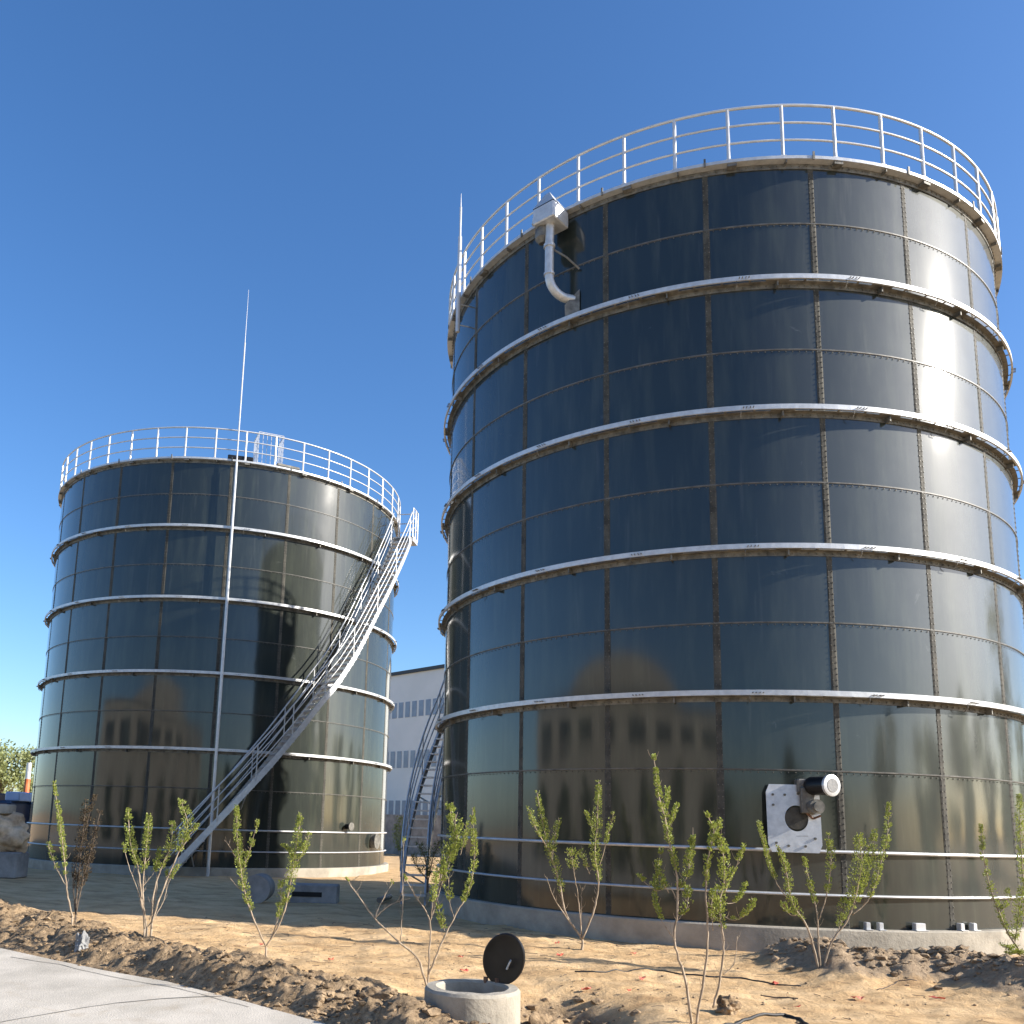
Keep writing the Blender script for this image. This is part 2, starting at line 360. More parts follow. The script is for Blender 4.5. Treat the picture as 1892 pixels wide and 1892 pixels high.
# joint / cracks in the road
mb = MB()
for P, wd in (([(-60, 1900), (0, 1888), (60, 1877), (130, 1866), (210, 1853), (300, 1845), (440, 1838)], .014), ([(20, 1768), (110, 1782), (200, 1803), (330, 1826), (480, 1866)], .008)):
    Q = [onz(x, y, .008) for x, y in P]
    fin = []
    for a, b_ in zip(Q, Q[1:]):
        for k in range(8): q = a.lerp(b_, k/8); fin.append(q+Vector((noise.noise(q*3), noise.noise(q*3+Vector((9, 9, 9))), 0))*.03)
    vs = []; fs = []
    for i, q in enumerate(fin):
        ww = wd*(1+.6*noise.noise(q*6)); vs += [q+Vector((0, -ww, 0)), q+Vector((0, ww, 0))]
        if i: fs.append((2*i-2, 2*i, 2*i+1, 2*i-1))
    mb.add(vs, fs)
tag(mb.build('road_joint', tarm), kind='structure')

# ------------------------------------------------------------------ tanks
def hexbolt(mb, c, er, et, ez, r=.016, h=.018):
    vs = [Vector(c)+(et*math.cos(k*PI/3)+ez*math.sin(k*PI/3))*r for k in range(6)]
    vs += [Vector(c)+er*h+(et*math.cos(k*PI/3)+ez*math.sin(k*PI/3))*r*.7 for k in range(6)]
    mb.add(vs, [tuple(range(6, 12))]+[(k, (k+1) % 6, 6+(k+1) % 6, 6+k) for k in range(6)])
def second(o, m, nf):
    o.data.materials.append(m); n = len(o.data.polygons); o.data.polygons.foreach_set('material_index', [0]*nf+[1]*(n-nf))
HT = 13.2
def tank(c, R, Z, seam0, post0, label, seed, gate=False):
    root = empty('storage_tank', (c[0], c[1], Z)); tag(root, label, 'tank', 'dark green bolted storage tanks')
    NP = 21; SUBT = 8; rows = 11; SZ = 5
    # shell with slightly oil-canned panels
    mb = MB(); rnd = random.Random(seed)
    dt = 2*PI/NP; a0 = math.radians(seam0)
    for r_ in range(rows):
        for k in range(NP):
            tone = .72+.28*rnd.random(); bul = rnd.uniform(-.0035, .0035); sk = rnd.uniform(-.0025, .0025); sk2 = rnd.uniform(-.002, .002)
            vs = []; fs = []
            for j in range(SZ+1):
                v = j/SZ
                for i in range(SUBT+1):
                    u = i/SUBT; t = a0+(k+u)*dt
                    off = bul*math.sin(PI*u)*math.sin(PI*v)+sk*math.sin(2*PI*u)*math.sin(PI*v)+sk2*math.sin(PI*u)*math.sin(2*PI*v)
                    rr = R+off-.006*(r_ % 2)
                    vs.append((rr*math.cos(t), rr*math.sin(t), (r_+v)*1.2))
            for j in range(SZ):
                for i in range(SUBT): q = j*(SUBT+1)+i; fs.append((q, q+1, q+SUBT+2, q+SUBT+1))
            mb.add(vs, fs, tone)
    mb.build('tank_wall', enam, root, smooth=True)
    mb = MB(); mb.revolve([(R-.02, HT-.02), (R-.05, HT+.02), (2, HT+.75), (0.01, HT+.9)], 84, closed=False)
    mb.build('roof', enam, root, smooth='auto')
    # vertical seams
    me = MB(); er, et, ez = Vector((1, 0, 0)), Vector((0, 1, 0)), Vector((0, 0, 1))
    w2 = .058
    n = 4
    vs = []; fs = []
    for j in range(2):
        for i in range(n+1):
            y = -w2+2*w2*i/n; x = math.sqrt(R*R-y*y)+(.005 if 0 < i < n else -.004); vs.append((x, y, j*HT+(.0 if j == 0 else -.03)))
    for i in range(n): fs.append((i, i+1, n+2+i, n+1+i))
    me.add(vs, fs)
    bo = me; nf = len(me.f)
    for q in range(int(HT/.095)):
        for y in (-.034, .034): hexbolt(bo, (R+.004, y+(.008 if q % 2 else 0), .06+q*.095), er, et, ez, .012, .009)
    first = me.build('vertical_seam', seamm, root); second(first, boltm, nf)
    first.rotation_euler.z = a0
    for k in range(1, NP):
        s2 = first.copy(); col.objects.link(s2); s2.parent = root; s2.rotation_euler.z = a0+k*dt
    # horizontal seams in the middle of each pair of courses
    for zc in (12.0, 9.6, 7.2, 4.8, 2.4):
        mb = MB(); mb.revolve([(R-.01, zc-.02), (R+.008, zc-.010), (R+.009, zc+.010), (R-.01, zc+.014)], 168)
        bo = mb; nf = len(mb.f)
        for q in range(336):
            t = 2*PI*(q+.5)/336; e_r = Vector((math.cos(t), math.sin(t), 0)); e_t = Vector((-math.sin(t), math.cos(t), 0))
            hexbolt(bo, e_r*(R+.002)+ez*(zc-.040), e_r, e_t, ez, .012, .008)
        second(mb.build('horizontal_seam', hseam, root), boltm, nf)
    # stiffener rings
    def ring(zc, ladder=True, name='stiffener_ring', ext=.0):
        mb = MB()
        mb.revolve([(R+.145+ext, zc), (R+.178+ext, zc), (R+.178+ext, zc+.085), (R+.145+ext, zc+.085)], 168)
        ib = mb; nf = len(mb.f)
        ib.revolve([(R+.003, zc-.085), (R+.012, zc-.085), (R+.012, zc-.003), (R+.095+ext, zc-.003), (R+.095+ext, zc+.008), (R+.003, zc+.008)], 168)
        for k in range(NP*4):
            t = a0+(k+.5)*dt/4; e_r = Vector((math.cos(t), math.sin(t), 0)); e_t = Vector((-math.sin(t), math.cos(t), 0))
            wide = (k % 4 == 2)
            ib.box(e_r*(R+.12+ext)+ez*(zc+.0), e_r, e_t, ez, .0245, .2 if wide else .018, .0035)
            if wide: ib.box(e_r*(R+.07)+ez*(zc-.055), e_r, e_t, ez, .055, .012, .045)
        for k in range(NP*14):
            t = a0+(k+.5)*dt/14; e_r = Vector((math.cos(t), math.sin(t), 0)); e_t = Vector((-math.sin(t), math.cos(t), 0))
            hexbolt(ib, e_r*(R+.012)+ez*(zc-.045), e_r, e_t, ez, .016, .02)
        # joint plates with bolt ends poking out and down
        jb = mb
        for k in range(NP):
            t = a0+(k+.32)*dt; e_r = Vector((math.cos(t), math.sin(t), 0)); e_t = Vector((-math.sin(t), math.cos(t), 0))
            for q in (-.08, -.03, .03, .08): jb.tube([e_r*(R+.18+ext)+e_t*q+ez*(zc+.036), e_r*(R+.225+ext)+e_t*q+ez*(zc+.036)], .009, 6)
            jb.tube([e_r*(R+.16)+e_t*-.12+ez*(zc+.005), e_r*(R+.16)+e_t*-.12+ez*(zc-.05), e_r*(R+.10)+e_t*-.12+ez*(zc-.11)], .008, 5)
        second(mb.build(name, galv, root), galv_dirty, nf)
    for zc in (10.83, 8.43, 6.0, 3.57): ring(zc)
    # thin bands near the foot
    for zc, h in ((1.15, .028), (.49, .022)):
        mb = MB(); mb.revolve([(R+.002, zc-h), (R+.055, zc-h*.7), (R+.065, zc), (R+.055, zc+h*.7), (R+.002, zc+h)], 168)
        mb.build('lower_band', galv, root, smooth='auto')
    # rim
    mb = MB(); mb.revolve([(R-.02, HT-.03), (R+.150, HT-.03), (R+.150, HT+.03), (R+.138, HT+.03), (R+.138, HT-.012), (R-.02, HT-.012)], 168)
    nf = len(mb.f)
    mb.revolve([(R+.003, HT-.13), (R+.014, HT-.13), (R+.014, HT-.033), (R+.003, HT-.033)], 168)
    for k in range(NP*2):
        t = a0+(k+.5)*dt/2; e_r = Vector((math.cos(t), math.sin(t), 0)); e_t = Vector((-math.sin(t), math.cos(t), 0))
        mb.box(e_r*(R+.08)+ez*(HT-.062), e_r, e_t, ez, .055, .010 if k % 2 else .08, .030)
    for k in range(NP*14):
        t = a0+(k+.5)*dt/14; e_r = Vector((math.cos(t), math.sin(t), 0)); e_t = Vector((-math.sin(t), math.cos(t), 0))
        hexbolt(mb, e_r*(R+.014)+ez*(HT-.08), e_r, e_t, ez, .016, .02)
    for k in range(NP):
        t = a0+k*dt; e_r = Vector((math.cos(t), math.sin(t), 0)); e_t = Vector((-math.sin(t), math.cos(t), 0))
        mb.box(e_r*(R+.160)+ez*(HT+.02), e_r, e_t, ez, .009, .018, .08)
    second(mb.build('rim', galv, root), galv_dirty, nf)
    # guard rail
    rail = empty('guard_rail', (0, 0, 0), root)
    rr = R+.11
    for zz, rad in ((HT+1.07, .026), (HT+.72, .020), (HT+.37, .020)):
        mb = MB(); m_ = 8
        mb.revolve([(rr+rad*math.cos(2*PI*k/m_), zz+rad*math.sin(2*PI*k/m_)) for k in range(m_)], 168); mb.build('rail', railm, rail, smooth=True)
    pm = MB().tube([(rr, 0, HT-.01), (rr, 0, HT+1.05)], .032, 8)
    pm.box((rr, 0, HT+.04), er, et, ez, .035, .05, .006)
    p0 = pm.build('post', railm, rail, smooth='auto'); p0.rotation_euler.z = math.radians(post0)
    for k in range(1, 42):
        p = p0.copy(); col.objects.link(p); p.parent = rail; p.rotation_euler.z = math.radians(post0)+k*2*PI/42
    return root
big = tank(BIG, RB, ZB, -106.69, -94.3, 'nearer and larger-looking dark green bolted tank filling the right side, with pipe at its rim', 3)
small = tank(SM, RS, ZS, -79.27, -92.8, 'farther dark green bolted tank on the left with a spiral staircase round it', 8)

def slab(c, R, z, label):
    mb = MB(); mb.revolve([(.01, z-.001), (R+.15, z-.001), (R+.17, z-.02), (R+.175, -.5)], 126, c, closed=False)
    tag(mb.build('concrete_foundation', concrete, smooth='auto'), label, 'foundation', 'round concrete tank foundations')
slab(BIG, RB, ZB, 'low round concrete foundation ring under the nearer tank')
slab(SM, RS, ZS, 'low round concrete foundation ring under the farther left tank')

# ------------------------------------------------------------------ spiral stairs
def stair(c, R, tz, label, zstep=.21, wd_=1.02, plat=True):
    """tz: list of (theta degrees, z of outer stringer foot)"""
    root = empty('spiral_staircase', (c[0], c[1], 0)); tag(root, label, 'staircase', 'spiral staircases on the tanks')
    ri, ro = R+.27, R+wd_
    ths = [t for t, z in tz]
    def zof(t):
        for (a, za), (b_, zb) in zip(tz, tz[1:]):
            if (a <= t <= b_) or (b_ <= t <= a): return za+(zb-za)*(t-a)/(b_-a)
        return tz[-1][1]
    a, b_ = ths[0], ths[-1]; n = 70
    T = [a+(b_-a)*i/n for i in range(n+1)]
    def P(r, t, z): return Vector((r*math.cos(math.radians(t)), r*math.sin(math.radians(t)), z))
    for r in (ri, ro):
        mb = MB(); vs = []; fs = []
        for i, t in enumerate(T):
            z = zof(t)
            for q, zz in ((0, -.13), (0, .15), (.008, .15), (.008, -.13)): vs.append(P(r+q, t, z+zz))
            # channel lips
        for i in range(n):
            for k in range(4): fs.append((i*4+k, i*4+(k+1) % 4, i*4+4+(k+1) % 4, i*4+4+k))
        mb.add(vs, fs)
        for s_ in (-.13, .15):
            vs = []; fs = []
            q0, q1 = (-.05, 0) if r == ro else (.008, .05)
            for i, t in enumerate(T):
                z = zof(t)+s_
                for q, zz in ((q0, -.006), (q1, -.006), (q1, .006), (q0, .006)): vs.append(P(r+q, t, z+zz))
            for i in range(n):
                for k in range(4): fs.append((i*4+k, i*4+(k+1) % 4, i*4+4+(k+1) % 4, i*4+4+k))
            mb.add(vs, fs)
        mb.build('stringer', galv, root)
        # rails of this side
        hr = empty('handrail', (0, 0, 0), root)
        for hh, rad in ((1.02, .026), (.70, .018), (.40, .018)):
            MB().tube([P(r, t, zof(t)+hh+.1) for t in T], rad, 6).build('rail', galv, hr, smooth=True)
        mb = MB(); k = 0
        nb = int(abs(b_-a)/8.5)
        for i in range(nb+1):
            t = a+(b_-a)*(i+.2)/(nb+.4); MB().tube([P(r, t, zof(t)), P(r, t, zof(t)+1.11)], .02, 6).build('post', galv, hr)
    # treads
    z = tz[0][1]+.1; zt = tz[-1][1]
    def tof(zz):
        for (a1, za), (b1, zb) in zip(tz, tz[1:]):
            if za <= zz <= zb: return a1+(b1-a1)*(zz-za)/(zb-za)
        return tz[-1][0]
    while z < zt:
        t = tof(z); er = P(1, t, 0); et = Vector((-er.y, er.x, 0)); mb = MB()
        for q in range(5): mb.box(er*((ri+ro)/2)+et*(-.11+q*.052)+Vector((0, 0, z)), er, et, Vector((0, 0, 1)), (ro-ri)/2-.01, .011, .014)
        for q in (-.12, .12): mb.box(er*((ri+ro)/2)+et*q+Vector((0, 0, z)), er, et, Vector((0, 0, 1)), (ro-ri)/2-.01, .005, .018)
        mb.build('tread', galv, root); z += zstep
    # brackets to the tank wall
    for i in range(int(abs(b_-a)/12)+1):
        t = a+(b_-a)*(i+.4)/(int(abs(b_-a)/12)+1)
        MB().tube([P(R+.01, t, zof(t)-.55), P(ro-.05, t, zof(t)-.13)], .02, 6).tube([P(R+.01, t, zof(t)-.1), P(ri, t, zof(t)-.1)], .02, 6).build('bracket', galv, root)
    if plat:
        s_ = 1 if b_ > a else -1
        pr = empty('top_platform', (0, 0, 0), root)
        mb = MB(); z = zt+.12
        mb.revolve([(R+.2, z), (ro+.05, z), (ro+.05, z+.05), (R+.2, z+.05)], 8, a0=math.radians(b_), a1=math.radians(b_+5*s_))
        mb.revolve([(R+.2, z-.14), (ro+.05, z-.14), (ro+.05, z-.004), (ro+.03, z-.004), (ro+.03, z-.12), (R+.2, z-.12)], 8, a0=math.radians(b_), a1=math.radians(b_+5*s_))
        mb.build('deck', galv, pr)
        mb = MB()
        for hh in (1.1, .72, .36): mb.tube([P(ro+.04, b_+5*s_*k/6, z+.05+hh) for k in range(7)]+[P(R+.25, b_+5*s_, z+.05+hh)], .02, 6)
        for r, k in ((ro+.04, 0), (ro+.04, 2.5), (ro+.04, 5), (R+.3, 5)): mb.tube([P(r, b_+k*s_, z), P(r, b_+k*s_, z+1.15)], .022, 6)
        mb.build('platform_rail', galv, pr)
    return root
stair(SM, RS, [(-86.5, .12), (-84.4, .45), (-72.2, 2.32), (-65.2, 3.42), (-57.7, 4.68), (-53.6, 5.4), (-48.4, 6.22), (-42.7, 7.3), (-35.2, 8.95), (-26.6, 10.65), (-17.5, 12.3)],
      'galvanised spiral staircase climbing the left tank from the ground to its right rim')
stair(BIG, RB, [(-181, .1), (-207, 3.95), (-232, 8.6), (-252, 12.4)],
      'galvanised spiral staircase seen edge-on between the tanks, climbing behind the nearer tank', wd_=.85, plat=False)

# ------------------------------------------------------------------ lightning rods
def rod(x, y, z0, z1, label, c, R, zs, Z):
    root = empty('lightning_rod', (x, y, z0)); tag(root, label, 'lightning rod')
    h = z1-z0
    MB().tube([(0, 0, 0), (0, 0, h*.34), (0, 0, h*.68)], [.05, .05, .042], 8).build('lower_pole', railm, root, smooth='auto')
    MB().tube([(0, 0, h*.68), (0, 0, h*.9)], .026, 8).tube([(0, 0, h*.9), (0, 0, h)], [.014, .005], 6).build('upper_pole', railm, root, smooth='auto')
    d = (Vector((x, y, 0))-Vector((c[0], c[1], 0))); L = d.length; d.normalize()
    for zz in zs:
        MB().tube([Vector((0, 0, Z+zz-z0)), -d*(L-R)+Vector((0, 0, Z+zz-z0))], .014, 6).build('clamp', galv, root)
rod(-6.45, 27.58, 0, 19.6, 'tall pale lightning rod rising in front of the left tank', SM, RS, (13.1, 10.9, 8.5, 6.1, 3.7, 1.2), ZS)
q = oncyl(849, 480, BIG, RB+.25)
q2 = oncyl(850, 362, BIG, RB+.25)
qq = Vector((q.x, q.y, 0))
rod(q.x, q.y, 12.6, q2.z, 'short thin lightning rod on the upper left rim of the nearer tank', BIG, RB, (12.9, 12.4), ZB)

# ------------------------------------------------------------------ fittings on the tanks
class Fr:
    """local frame on a tank wall: r outwards, t to the right as seen from outside, z up (tank local, origin on the axis at slab height)"""
    def __init__(s, th): s.er = Vector((math.cos(th), math.sin(th), 0)); s.et = Vector((-math.sin(th), math.cos(th), 0)); s.ez = Vector((0, 0, 1))
    def __call__(s, r, t, z): return s.er*r+s.et*t+s.ez*z
def fr(x, y, c, R, Z):
    p = oncyl(x, y, c, R); return Fr(math.atan2(p.y-c[1], p.x-c[0])), p.z-Z
# gas outlet box and down pipe at the rim of the big tank
F, z = fr(1014, 500, BIG, RB+.42, ZB)
vent = empty('outlet_box', (0, 0, 0), big)
zt = HT
mb = MB().box(F(RB+.40, .02, zt-.28), F.er, F.et, F.ez, .26, .24, .17, .02)
top = F(RB+.36, -.06, zt+.32); base = [F(RB+.40+.26*i, .02+.24*j, zt-.11) for i, j in ((-1, -1), (1, -1), (1, 1), (-1, 1))]
t4 = [top+F.er*.04*i+F.et*.05*j for i, j in ((-1, -1), (1, -1), (1, 1), (-1, 1))]
mb.add(base+t4, [(0, 1, 5, 4), (1, 2, 6, 5), (2, 3, 7, 6), (3, 0, 4, 7), (4, 5, 6, 7)])
mb.build('hood', galv, vent)
MB().tube([F(RB+.42, -.13, zt-.42), F(RB+.44, -.13, zt-.50), F(RB+.44, -.13, zt-.66), F(RB+.42, -.13, zt-.74)], [.12, .15, .15, .09], 14).build('valve_body', galv_dirty, vent, smooth='auto')
pts = [F(RB+.45, .04, zt-.44), F(RB+.45, .03, zt-.9), F(RB+.45, .03, zt-1.5)]
for k in range(1, 8):
    a = k/7*PI/2*1.0; pts.append(F(RB+.45-.33*(1-math.cos(a)), .03+.16*(1-math.cos(a)), zt-1.5-.38*math.sin(a)))
pts.append(F(RB+.0, .30, zt-1.90))
MB().tube(pts, .085, 14).tube([F(RB+.45, .03, zt-.86), F(RB+.45, .03, zt-.92)], .11, 14).tube([F(RB+.45, .03, zt-1.46), F(RB+.45, .03, zt-1.5)], .105, 14).build('down_pipe', galv, vent, smooth='auto')
mb = MB(); P = [(RB+.0, .14), (RB+.42, .0), (RB+.02, .45)]
vs = [F(RB+.005, .12, zt-2.05), F(RB+.18, .20, zt-2.05), F(RB+.005, .42, zt-1.72), F(RB+.005, .12, zt-2.36), F(RB+.16, .20, zt-2.36), F(RB+.005, .42, zt-2.36)]
mb.add(vs, [(0, 1, 2), (3, 5, 4), (0, 3, 4, 1), (1, 4, 5, 2), (2, 5, 3, 0)]); mb.build('bracket', galv_dirty, vent)
MB().tube([F(RB+.42, .08, zt-.95), F(RB+.25, .28, zt-1.12), F(RB+.01, .42, zt-1.3)], .02, 6).build('brace', galv_dirty, vent)
# small lamp-like cap beside it
MB().tube([F(RB+.15, -.55, zt+.02), F(RB+.15, -.55, zt+.16)], [.05, .03], 8).build('rim_cap', railm, vent)

# side mixer with galvanised plate on the big tank
F, z = fr(1465, 1512, BIG, RB+.12, ZB)
mx = empty('side_mixer', (0, 0, 0), big)
mb = MB(); n = 32; ow, oh = .40, .52; outer = []; inner = []
for k in range(n):
    a = 2*PI*k/n; c_, s_ = math.cos(a), math.sin(a); sc_ = 1/max(abs(c_)/ow, abs(s_)/oh)
    outer.append((c_*sc_, s_*sc_)); inner.append((.04+.175*c_, .0+.20*s_))
def plate(r0, lean, w):
    vs = []
    for rr in (r0, r0+.012):
        for L_ in (outer, inner):
            for a, b_ in L_: vs.append(F(rr+lean*b_, a-w*b_*.0, z+b_))
    fs = []
    for k in range(n):
        j = (k+1) % n
        fs += [(2*n+k, 2*n+j, 3*n+j, 3*n+k), (k, n+k, n+j, j), (k, j, 2*n+j, 2*n+k), (n+k, 3*n+k, 3*n+j, n+j)]
    return vs, fs
mb.add(*plate(RB+.16, -.05, 0)); nf = len(mb.f)
for a, b_ in ((-.3, .36), (-.12, .36), (.08, .38), (.25, .36), (-.3, .2), (-.28, -.38), (.3, -.3), (-.1, -.42), (.15, -.42)): mb.tube([F(RB+.16-.05*b_, a, z+b_), F(RB+.19-.05*b_, a, z+b_)], .02, 6)
mb.tube([F(RB+.175, .02, z-.27), F(RB+.175, .2, z-.265)], .012, 6)
second(mb.build('mounting_plate', galv, mx), boltm, nf)
mb = MB().tube([F(RB-.02, .04, z), F(RB+.17, .04, z)], .17, 20); mb.build('shaft_housing', seamm, mx, smooth='auto')
ax = (F.er*.86+F.et*.45+F.ez*.0).normalized()
m0 = F(RB+.20, .28, z+.50)
MB().tube([m0-ax*.10, m0, m0+ax*.06, m0+ax*.36], [.10, .145, .145, .14], 18).build('motor', black, mx, smooth='auto')
m1 = m0+ax*.36
MB().tube([m1, m1+ax*.04, m1+ax*.05], [.165, .165, .13], 20).build('motor_cap', galv, mx, smooth='auto')
MB().tube([m1+ax*.045, m1+ax*.056], .105, 18).build('fan_grille', concrete_d, mx, smooth='auto')
MB().box(m0-ax*.1+F.ez*-.0+F.et*-.08, F.et, F.er, F.ez, .09, .1, .11, .02).build('terminal_box', galv_dirty, mx)
MB().tube([F(RB+.10, .28, z+.18), F(RB+.36, .30, z+.18)], .115, 16).tube([F(RB+.36, .30, z+.18), F(RB+.42, .305, z+.18)], .075, 12).build('gearbox', galv_dirty, mx, smooth='auto')
MB().box(F(RB+.2, .20, z+.28), F.et, F.er, F.ez, .1, .05, .2, .01).build('motor_bracket', galv_dirty, mx)
MB().tube([F(RB+.2, .13, z+.32), F(RB+.23, .16, z+.1), F(RB+.22, .27, z+.0)], .018, 6).tube([F(RB+.22, .27, z), F(RB+.24, .38, z+.05)], .018, 6).build('rusty_link', rust, mx)

# nozzles on the right foot of the left tank
F, z = fr(640, 1527, SM, RS, ZS)
nz = empty('nozzle', (0, 0, 0), small)
MB().tube([F(RS-.02, 0, z), F(RS+.2, 0, z)], .09, 12).build('pipe_stub', black, nz, smooth='auto')
MB().tube([F(RS+.2, 0, z), F(RS+.23, 0, z)], .14, 14).build('flange', galv_dirty, nz, smooth='auto')
F, z = fr(688, 1554, SM, RS, ZS)
mw = empty('manway', (0, 0, 0), small)
MB().tube([F(RS-.02, 0, z), F(RS+.16, 0, z)], .24, 20).build('neck', galv_dirty, mw, smooth='auto')
MB().tube([F(RS+.16, 0, z), F(RS+.19, 0, z)], .27, 20).build('cover', galv_dirty, mw, smooth='auto')
# hatch lids and cage on the roof edge of the left tank
F, z = fr(448, 840, SM, RS, ZS)
MB().box(F(RS-.25, -.05, HT+.14), F.et, F.er, F.ez, .42, .34, .07, .02).build('roof_hatch', black, small)
F2, z = fr(535, 860, SM, RS, ZS)
MB().box(F2(RS-.22, -.05, HT+.12), F2.et, F2.er, F2.ez, .40, .3, .05, .02).build('roof_hatch', galv_dirty, small)
cage = MB(); F3, z = fr(500, 845, SM, RS, ZS)
for k in range(7): cage.tube([F3(RS-.05, -.42+.14*k, HT), F3(RS-.05, -.42+.14*k, HT+1.2)], .010, 5)
for k in range(1, 7): cage.tube([F3(RS-.05-.14*k, .42, HT), F3(RS-.05-.14*k, .42, HT+1.2)], .010, 5)
for k in range(1, 7): cage.tube([F3(RS-.05-.14*k, -.42, HT), F3(RS-.05-.14*k, -.42, HT+1.2)], .010, 5)
for zz in (.1, 1.2): cage.tube([F3(RS-.89, -.42, HT+zz), F3(RS-.05, -.42, HT+zz), F3(RS-.05, .42, HT+zz), F3(RS-.89, .42, HT+zz)], .015, 5)
cage.build('access_cage', railm, small)
# white blocks at the foot of the big tank
for i, (x, w_) in enumerate(((1602, .05), (1626, .05), (1698, .16), (1775, .06), (1798, .06))):
    F, z = fr(x, 1700, BIG, RB+.08, ZB)
    MB().box(F(RB+.07, 0, .055), F.et, F.er, F.ez, w_/2+.01, .045, .055, .008).box(F(RB+.10, 0, .006), F.et, F.er, F.ez, w_/2+.03, .06, .006).build('anchor_bracket', railm, big)

# ------------------------------------------------------------------ manhole and lid
mh = empty('manhole', (MH.x, MH.y, MHZ)); tag(mh, 'open round concrete manhole with its black lid propped upright, at the bottom edge', 'manhole')
mb = MB(); mb.revolve([(.31, -.02), (.325, 0), (.405, -.004), (.425, -.03), (.43, -.75), (.31, -.75)], 56, closed=True)
for i, v in enumerate(mb.v):
    k = 1+.012*noise.noise(Vector(v)*5); mb.v[i] = (v[0]*k, v[1]*k, v[2]+.008*noise.noise(Vector(v)*7))
mb.build('concrete_ring', concrete, mh, smooth='auto')
MB().tube([(0, 0, -.2), (0, 0, -.18)], .315, 24).build('shaft_shade_disc', hole_shade, mh)  # flat near-black disc, paints the shadow that fills the manhole
MB().tube([(.14, .30, -.03), (.14, .31, .035)], .022, 8).tube([(.24, .24, -.03), (.24, .25, .035)], .022, 8).build('hinge_lug', rust, mh)
nrm = Vector((-.52, -.80, -.12)).normalized(); upv = (Vector((.55, -.1, .85))-nrm*Vector((.55, -.1, .85)).dot(nrm)).normalized(); sdv = upv.cross(nrm).normalized()
lc = Vector((MH.x+.19, MH.y+.28, MHZ+.0))+upv*.252
def disc(c, n_, r, prof, N_=48):
    a = sdv; b_ = upv; mb = MB(); vs = []; m = len(prof)
    for k in range(N_):
        t = 2*PI*k/N_
        for q, h in prof: vs.append(c+(a*math.cos(t)*.80+b_*math.sin(t))*q*r+n_*h)
    fs = []
    for k in range(N_):
        j = (k+1) % N_
        for i in range(m-1): fs.append((k*m+i, j*m+i, j*m+i+1, k*m+i+1))
    fs.append(tuple(k*m for k in range(N_))); fs.append(tuple(reversed([k*m+m-1 for k in range(N_)])))
    return mb.add(vs, fs)
lid = empty('lid', lc-Vector((MH.x, MH.y, MHZ)), mh); lid['label'] = 'round black lid propped upright'
disc(Vector(), nrm, .25, [(.3, .008), (.85, .004), (.9, .010), (.97, .010), (1, .004), (1, -.02), (.97, -.026), (.3, -.026)]).build('plate', black, lid, smooth='auto')
MB().tube([nrm*.02+upv*.05+sdv*.07, nrm*.05+upv*.05+sdv*.08, nrm*.05+upv*-.03+sdv*.085, nrm*.02-upv*.03+sdv*.08], .008, 6).build('lifting_eye', galv, lid)

